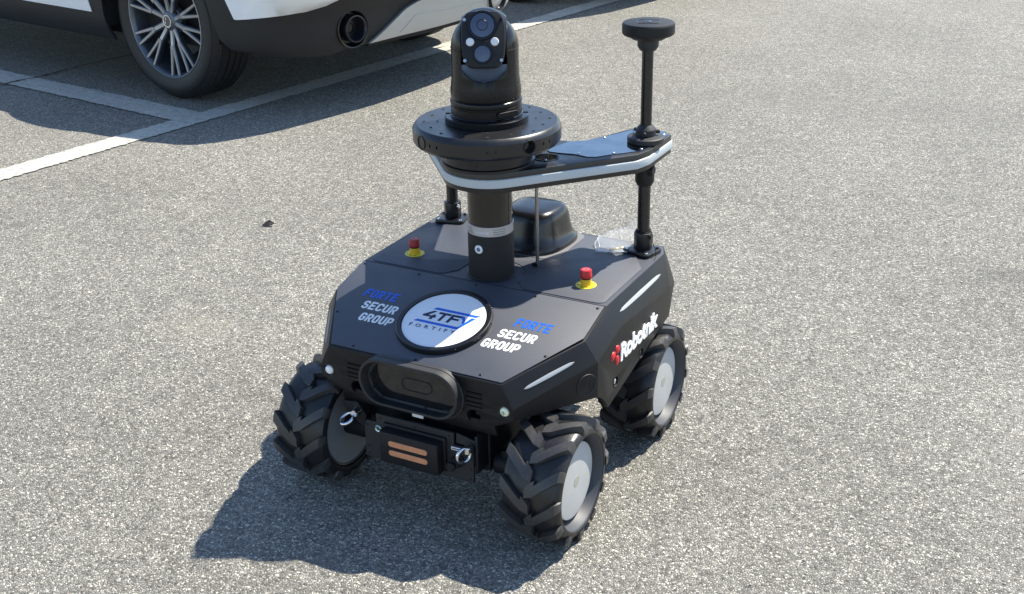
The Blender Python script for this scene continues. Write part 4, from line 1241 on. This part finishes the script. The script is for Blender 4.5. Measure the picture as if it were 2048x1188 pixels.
def s_of_y(y):                          # across the rear
    rng = [i for i in range(len(sm)) if sm[i].x > .4]
    i = min(rng, key=lambda i: abs(sm[i].y - y)); j = i + 1 if sm[i].y < y else i - 1
    t_ = (y - sm[i].y) / (sm[j].y - sm[i].y)
    return cum[i] + (cum[j] - cum[i]) * t_
def smooth(a, b, x):
    t_ = max(0, min(1, (x - a) / (b - a))); return t_ * t_ * (3 - 2 * t_)
def prof_off(z, x=0):                   # how far the skin sits from the plan curve
    return prof_base(z) + .095 * smooth(.36, .56, z) * smooth(.50, .68, x)
def prof_base(z):
    if z < .30: return -.030 * ((.30 - z) / .09) ** 1.6
    if z < .75: return .012 * math.sin((z - .30) / .45 * math.pi)
    return -.10 * (z - .75)
def inside(p, poly):
    c_ = False; n = len(poly); x, y = p
    for i in range(n):
        x1, y1 = poly[i]; x2, y2 = poly[(i + 1) % n]
        if (y1 > y) != (y2 > y) and x < (x2 - x1) * (y - y1) / (y2 - y1) + x1: c_ = not c_
    return c_
def skin(name, poly, m, off, parent, holes=(), step=.03, edge=.012, angle=60):
    """panel bent round the car: poly in (s, z); its rim is turned inwards for thickness"""
    def dens(pl):
        out = []
        for i in range(len(pl)):
            a_, b_ = Vector(pl[i]), Vector(pl[(i + 1) % len(pl)]); k = max(1, int((b_ - a_).length / step))
            for j in range(k): out.append(tuple(a_.lerp(b_, j / k)))
        return out
    loops = [dens(poly)] + [dens(h) for h in holes]
    vs, es = [], []
    for lp in loops:
        b0 = len(vs); vs += [Vector(p) for p in lp]; es += [(b0 + i, b0 + (i + 1) % len(lp)) for i in range(len(lp))]
    xs = [p[0] for p in poly]; zs = [p[1] for p in poly]
    x = min(xs) + step / 2
    while x < max(xs):
        z = min(zs) + step / 2
        while z < max(zs):
            if inside((x, z), poly) and not any(inside((x, z), h) for h in holes): vs.append(Vector((x, z)))
            z += step
        x += step
    V, E2, F2, ov, oe, of = geometry.delaunay_2d_cdt(vs, es, [], 0, 1e-6)
    bm = bmesh.new()
    def P3_(s, z, o):
        p, n = at_s(s); k = prof_off(z, p.x) + o
        return Vector((p.x + n.x * k, p.y + n.y * k, z))
    mv = [bm.verts.new(P3_(v.x, v.y, off)) for v in V]
    for f in F2:
        c_ = sum((V[i] for i in f), Vector((0, 0))) / len(f)
        if inside((c_.x, c_.y), poly) and not any(inside((c_.x, c_.y), h) for h in holes):
            try: bm.faces.new([mv[i] for i in f])
            except ValueError: pass
    be = [e for e in bm.edges if len(e.link_faces) == 1]
    r_ = bmesh.ops.extrude_edge_only(bm, edges=be)
    nv = [g for g in r_['geom'] if isinstance(g, bmesh.types.BMVert)]
    for v in nv:
        # push inward along the skin normal
        best = min(range(0, len(sm)), key=lambda i: (sm[i].x - v.co.x) ** 2 + (sm[i].y - v.co.y) ** 2)
        _, n = at_s(cum[best]); v.co.x -= n.x * edge; v.co.y -= n.y * edge
    for v in [v for v in bm.verts if not v.link_faces]: bm.verts.remove(v)
    return mk(name, bm, m, parent, angle)
WH = .3214                         # hub height of the car wheel
S = s_of_x
def arch_pts(r, a0, a1, n=18): return [(r * math.cos(R(a0 + (a1 - a0) * k / n)), WH + r * math.sin(R(a0 + (a1 - a0) * k / n))) for k in range(n + 1)]
def sx(pts): return [(S(x), z) for x, z in pts]
# side cladding: sill and the arch ring
inner = arch_pts(.350, 180, 3) + [(.362, .300), (.395, .272)]
poly = [(-2.30, .212), (-1.2, .216), (-.345, .212)]
side = sx([(-1.95, .205), (-1.2, .214), (-.335, .212)] + [(-.350, .30)] + arch_pts(.352, 178, 8)) + \
       sx([(.372, .300), (.420, .262), (.514, .257), (.541, .238)]) + [(S(.541) + .07, .230), (S(.541) + .155, .229)] + \
       [(s_of_y(.214), .222), (s_of_y(.281), .228), (s_of_y(.312), .239), (s_of_y(.434), .240)] + \
       [(s_of_y(.434), .247), (s_of_y(.523), .306), (s_of_y(.609), .355), (s_of_y(.671), .376), (s_of_y(.78), .382), (s_of_y(.89), .376), (s_of_y(.951), .355), (s_of_y(1.037), .306), (s_of_y(1.115), .247), (s_of_y(1.13), .240)] + \
       [(s_of_y(1.30), .232), (s_of_y(1.42), .236), (s_of_y(1.44), .50), (s_of_y(1.30), .50), (s_of_y(.78), .52), (s_of_y(.40), .50)] + \
       [(s_of_y(.246), .438), (s_of_y(.211), .423), (s_of_y(.145), .407), (s_of_y(.077), .397), (S(.519), .384), (S(.475), .380)] + \
       sx([(.462, .382), (.437, .449)] + arch_pts(.455, 20, 168, 16) + [(-.429, .326), (-.912, .327), (-1.95, .345)])
exc = (s_of_y(.336), .3145)
eh = [(exc[0] + .074 * math.cos(2 * math.pi * k / 36), exc[1] + .0725 * math.sin(2 * math.pi * k / 36)) for k in range(36)]
clad = skin('black_cladding', side, M_cclad, 0, car, [eh])
# silver rear diffuser
sil = [(s_of_y(.418), .2435), (s_of_y(.573), .247), (s_of_y(.78), .249), (s_of_y(.96), .247), (s_of_y(1.142), .2435), (s_of_y(1.037), .306), (s_of_y(.951), .355), (s_of_y(.89), .374), (s_of_y(.78), .380),
       (s_of_y(.671), .374), (s_of_y(.609), .355), (s_of_y(.523), .306)]
sil = [(s_of_y(.418), .2435), (s_of_y(.573), .247), (s_of_y(.78), .249), (s_of_y(.96), .247), (s_of_y(1.22), .236), (s_of_y(1.345), .238), (s_of_y(1.40), .28), (s_of_y(1.41), .40), (s_of_y(1.25), .405), (s_of_y(.80), .392),
       (s_of_y(.671), .374), (s_of_y(.609), .355), (s_of_y(.523), .306)]
diff = skin('silver_diffuser', sil, M_csilver, .014, car, edge=.026)
# raised flute across the diffuser
flt = [(s_of_y(.575), .262), (s_of_y(1.15), .258), (s_of_y(1.19), .300), (s_of_y(.660), .322)]
skin('diffuser_flute', flt, M_csilver, .0155, diff, edge=.003)
# bumper underside lip
skin('lower_lip', [(s_of_y(.43), .226), (s_of_y(1.35), .222), (s_of_y(1.35), .2405), (s_of_y(.43), .2435)], M_cblack, -.006, car, edge=.05)
# white body above the cladding
up = sx([(-1.95, .3465), (-.912, .3285), (-.4305, .3275)] + arch_pts(.457, 168, 20, 16) + [(.4385, .4505), (.4635, .3835)]) + \
     [(S(.475), .3815), (S(.519), .3855), (s_of_y(.077), .3985), (s_of_y(.145), .4085), (s_of_y(.211), .4245), (s_of_y(.246), .4395), (s_of_y(.40), .502), (s_of_y(.78), .522), (s_of_y(1.16), .502), (s_of_y(1.44), .50), (s_of_y(1.44), .65), (s_of_y(.78), .65), (s_of_y(.3), .65)] + \
     sx([(.4, .65), (-1.95, .65)])
skin('white_body', up, M_cwhite, .003, car, step=.05)
# door seam
mk('door_seam', tube([(-.40, -.0385, .372), (-.415, -.0385, .345), (-.418, -.0385, .332)], .002, 6), M_hole, car, None)
# rest of the body: rings from the shoulder to the roof, floor, far side
def ring(z, ins_side, ins_rear, ins_front, m=64):
    out = []
    n = len(sm)
    for k in range(m + 1):
        p, nn = at_s(cum[-1] * k / m)
        x, y = p
        cx, cyy = -1.15, .78
        fx = (x - cx); fy = (y - cyy)
        lx = (1.92 - ins_rear) / 1.92 if fx > 0 else (1.90 - ins_front) / 1.90
        ly = (.815 - ins_side) / .815
        out.append((cx + fx * lx, cyy + fy * ly, z))
    return out
def loft(rings, name, m, cap=True, parent=car, angle=40):
    bm = bmesh.new(); vs = [[bm.verts.new(p) for p in r_] for r_ in rings]
    n = len(vs[0])
    for A, B in zip(vs[:-1], vs[1:]):
        for k in range(n): bm.faces.new((A[k], A[(k + 1) % n], B[(k + 1) % n], B[k]))
    if cap: bm.faces.new(vs[-1]); bm.faces.new(vs[0][::-1])
    return mk(name, bm, m, parent, angle)
ROOF = 1.27
loft([ring(.44, .03, .03, .02), ring(.56, -.006, -.088, .0), ring(.66, -.004, -.090, .0), ring(.74, .04, -.070, .12), ring(.90, .13, .03, .35)], 'upper_body', M_cwhite)
loft([ring(.90, .135, .035, .9), ring(ROOF - .09, .40, .34, 1.35)], 'window_glass', M_cglass, False)
loft([ring(ROOF - .09, .395, .32, 1.34), ring(ROOF - .03, .41, .36, 1.42), ring(ROOF, .46, .50, 1.55)], 'roof', M_cwhite)
loft([ring(.225, .10, .10, .1), ring(.45, .12, .08, .1)], 'underbody', M_cblack)
skin('front_side_panel', [(.05, .23), (S(-1.96), .21), (S(-1.96), .65), (.05, .65)], M_cclad, -.004, car, step=.12)
for x0 in (.0,):
    pass
# wheel arch liners: dark half barrels
for y0, y1 in ((-.02, .26), (1.30, 1.58)):
    bm = bmesh.new(); pr = None
    for k in range(21):
        a = R(-8 + 196 * k / 20)
        v = [bm.verts.new((.362 * math.cos(a), y, WH + .362 * math.sin(a))) for y in (y0, y1)]
        if pr: bm.faces.new((pr[0], v[0], v[1], pr[1]))
        pr = v
    mk('arch_liner', bm, M_cblack, car, 60)
# exhaust finisher
pE, nE = at_s(exc[0]); pE3 = Vector((pE.x + nE.x * (prof_off(.3145)), pE.y + nE.y * prof_off(.3145), .3145))
ME = frame(pE3, Vector((-nE.y, nE.x, 0)), Vector((nE.x, nE.y, 0)))
ex = mk('exhaust_surround', lathe([(.0745, -.016), (.0760, .003), (.0740, .005), (.0700, .004), (.0670, -.008), (.0600, -.034), (0, -.034)], 56, M=ME), M_gloss, car, 40)
M2 = frame(pE3 + Vector((0, .012, -.001)), Vector((-nE.y, nE.x, 0)), Vector((1, -.12, .02)))
mk('tail_pipe', lathe([(.0525, -.034), (.0530, -.004), (.0545, .006), (.0520, .0105), (.0470, .0110), (.0425, .0060), (.0405, -.010), (.0400, -.090), (0, -.090)], 56, M=M2 @ Matrix.Diagonal((1, 1.02, 1, 1))), mat('dark_chrome', (.016, .018, .024), .24, metal=.3, spec=.6), ex, 50)
mk('inner_pipe', lathe([(.022, -.085), (.022, -.030), (.019, -.028), (.019, -.085)], 30, M=M2 @ T(-.004, .0, 0)), M_cblack, ex, 50)
# far exhaust, half seen
exc2 = (s_of_y(1.235), .3145)
pE, nE = at_s(exc2[0]); q3 = Vector((pE.x + nE.x * .020, pE.y + nE.y * .020, .3145))
ex2 = mk('exhaust_surround', lathe([(.0745, -.016), (.0760, .003), (.0740, .005), (.0700, .004), (.0600, -.02), (0, -.02)], 40, M=frame(q3, Vector((-nE.y, nE.x, 0)), Vector((nE.x, nE.y, 0)))), M_gloss, car, 40)

# car wheel
def car_wheel(y, rot, inner_y=1, detail=True):
    wlc = empty('wheel', (0, y, WH), parent=car)
    wlc.rotation_euler = (0, R(rot), 0)
    MXc = Matrix.Rotation(R(-90 * inner_y), 4, 'X')      # lathe z -> +y (inwards) for the near wheel
    Wd = .205
    prof = [(.2260, .012), (.2285, .004), (.2400, -.001), (.2650, -.006), (.2850, -.005), (.3000, .004), (.3100, .018)]
    # tread with circumferential grooves
    for (a0, a1) in ((.030, .0335), (.068, .0745), (.101, .1075), (.134, .1405), (.172, .1755)):
        prof += [(.3212 - .0012 * abs(a0 - .1025) / .1, a0), (.3125, a0 + .0006), (.3125, a1 - .0006), (.3212 - .0012 * abs(a1 - .1025) / .1, a1)]
    prof = prof[:7] + [(.3165, .026)] + prof[7:]
    prof += [(.3165, Wd - .026), (.3100, Wd - .018), (.2950, Wd - .004), (.2600, Wd + .002), (.2300, Wd - .006), (.2260, Wd - .02)]
    mk('tyre', lathe(prof, 120, M=MXc), M_ctyre, wlc, 30)
    if detail:
        # shoulder sipes, joined: hundreds of tiny cuts
        bm = bmesh.new()
        for k in range(76):
            a = 360 / 76 * k
            Mk = MXc @ Matrix.Rotation(R(a), 4, 'Z') @ T(.3133, 0, .0218)
            box((0, 0, 0), (.0014, .0016, .0115), M=Mk @ Matrix.Rotation(R(39), 4, 'Y'), bm=bm)
        tag(mk('shoulder_sipes', bm, M_cgroove, wlc, None), kind='stuff')
    rim_ = mk('rim_barrel', lathe([(.2275, .010), (.2290, .004), (.2240, .002), (.2190, .006), (.2140, .020), (.2080, .060), (.2040, .150)], 96, M=MXc), M_calloy, wlc, 40)
    mk('rim_lip', lathe([(.2292, .0045), (.2285, .0015), (.2245, .0012), (.2235, .004)], 96, M=MXc), M_calloym, wlc, 40)
    if not detail:
        return
    mk('brake_disc', lathe([(0, .085), (.150, .085), (.150, .095), (0, .095)], 64, M=MXc), mat('brake_iron', (.12, .12, .12), .5, metal=.6), wlc, 40)
    mk('wheel_back', lathe([(0, .120), (.205, .120)], 48, M=MXc), M_cblack, wlc, 40)
    def yspoke():
        """one Y shaped spoke along +x, front at z=0 (towards the viewer is -z)"""
        bm = bmesh.new()
        def blade_(p, q, w0, w1, z0, z1, th0, th1):
            p, q = Vector(p), Vector(q); d = (q - p).normalized(); n = Vector((-d.y, d.x))
            K = 6; rows = []
            for k in range(K + 1):
                t_ = k / K; c_ = p.lerp(q, t_); wd = w0 + (w1 - w0) * t_; z = z0 + (z1 - z0) * t_ ** 1.4; th = th0 + (th1 - th0) * t_
                rows.append([bm.verts.new((*(c_ + n * wd), z + .004)), bm.verts.new((*(c_ + n * wd * .55), z)), bm.verts.new((*(c_ - n * wd * .55), z)), bm.verts.new((*(c_ - n * wd), z + .004)),
                             bm.verts.new((*(c_ - n * wd * .8), z + th)), bm.verts.new((*(c_ + n * wd * .8), z + th))])
            for A, B in zip(rows[:-1], rows[1:]):
                for k in range(6):
                    bm.faces.new((A[k], A[(k + 1) % 6], B[(k + 1) % 6], B[k]))
            bm.faces.new(rows[0]); bm.faces.new(rows[-1][::-1])
        blade_((.036, 0), (.112, 0), .0130, .0125, .026, .014, .022, .024)
        blade_((.100, .0040), (.2215, .0235), .0098, .0078, .0145, .0045, .022, .030)
        blade_((.100, -.0040), (.2215, -.0235), .0098, .0078, .0145, .0045, .022, .030)
        bmesh.ops.recalc_face_normals(bm, faces=bm.faces[:])
        return bm
    bmt = yspoke(); bmt.transform(MXc)
    me = bpy.data.meshes.new('spoke'); bmt.to_mesh(me); bmt.free()
    me.materials.append(M_calloy); me.materials.append(M_calloym)
    for p in me.polygons:
        if p.normal.y * -inner_y > .93: p.material_index = 1
    me.shade_smooth(); me.set_sharp_from_angle(angle=R(25))
    for k in range(10):
        o = bpy.data.objects.new('spoke', me); col.objects.link(o); o.parent = wlc
        # alternate spacing pairs them up
        o.rotation_euler = (0, R(36 * k + (3.5 if k % 2 else -3.5)), 0)
    mk('hub', lathe([(0, .020), (.030, .020), (.040, .026), (.046, .034), (.062, .040), (.066, .060), (0, .060)], 48, M=MXc), M_calloy, wlc, 40)
    hc = mk('centre_cap', lathe([(0, .0155), (.0205, .0160), (.0215, .0150), (.0262, .0150), (.0270, .0190), (0, .0190)], 40, M=MXc), M_chrome, wlc, 40)
    mk('cap_badge', lathe([(0, .0150), (.0200, .0155), (.0200, .0165)], 32, M=MXc), mat('badge_field', (.10, .12, .10), .3), wlc, 40)
    mk('cap_cross', box((-.007, .0143, 0), (.005, .0006, .026)), M_label, wlc, None)
    mk('cap_cross', box((-.007, .0140, 0), (.014, .0006, .005)), M_red, wlc, None)
    bm = bmesh.new()
    for k in range(5):
        a = R(72 * k + 18)
        lathe([(0, .034), (.0085, .034), (.0095, .040), (.0095, .06), (0, .06)], 14, bm=bm, M=MXc @ T(.050 * math.cos(a), .050 * math.sin(a), -.002))
    mk('wheel_bolts', bm, M_hole, wlc, 40)
    # raised sidewall lettering, embossed in rubber (ridges only)
    mk('sidewall_ridge', lathe([(.2930, .0000), (.2940, -.0030), (.2960, .0000)], 96, M=MXc), M_ctyre, wlc, 40)
car_wheel(0.0, 15)
car_wheel(1.56, 0, -1, False)

# ================================================================== dark car in the next bay, only its shadow reaches the picture
car2 = empty('parked_hatchback', tuple(Vector((-2.5318, 1.8538, 0)) + Matrix.Rotation(HD, 3, 'Z') @ Vector((-.15, 2.50, 0))), HD)
tag(car2, 'dark parked car beyond the white suv, its shadow crossing the far line', 'car')
b2 = loft([ring(.22, .06, .08, .1), ring(.45, 0, 0, 0), ring(.80, .0, .02, .0), ring(.90, .04, .06, .3)], 'body', M_cpaintb, parent=car2)
loft([ring(.90, .055, .085, .9), ring(1.20, .20, .42, 1.35)], 'window_glass', M_cglass, False, parent=car2)
loft([ring(1.20, .19, .40, 1.34), ring(1.25, .30, .55, 1.5)], 'roof', M_cpaintb, parent=car2)
for xw in (0, -2.25):
    for yw, sg in ((.0, 1), (1.56, -1)):
        o = mk('wheel', lathe([(0, .02), (.20, .01), (.23, 0), (.30, 0), (.318, .02), (.318, .18), (.30, .2), (0, .2)], 48, M=T(xw, yw, .318) @ Matrix.Rotation(R(-90 * sg), 4, 'X')), M_ctyre, car2, 40)
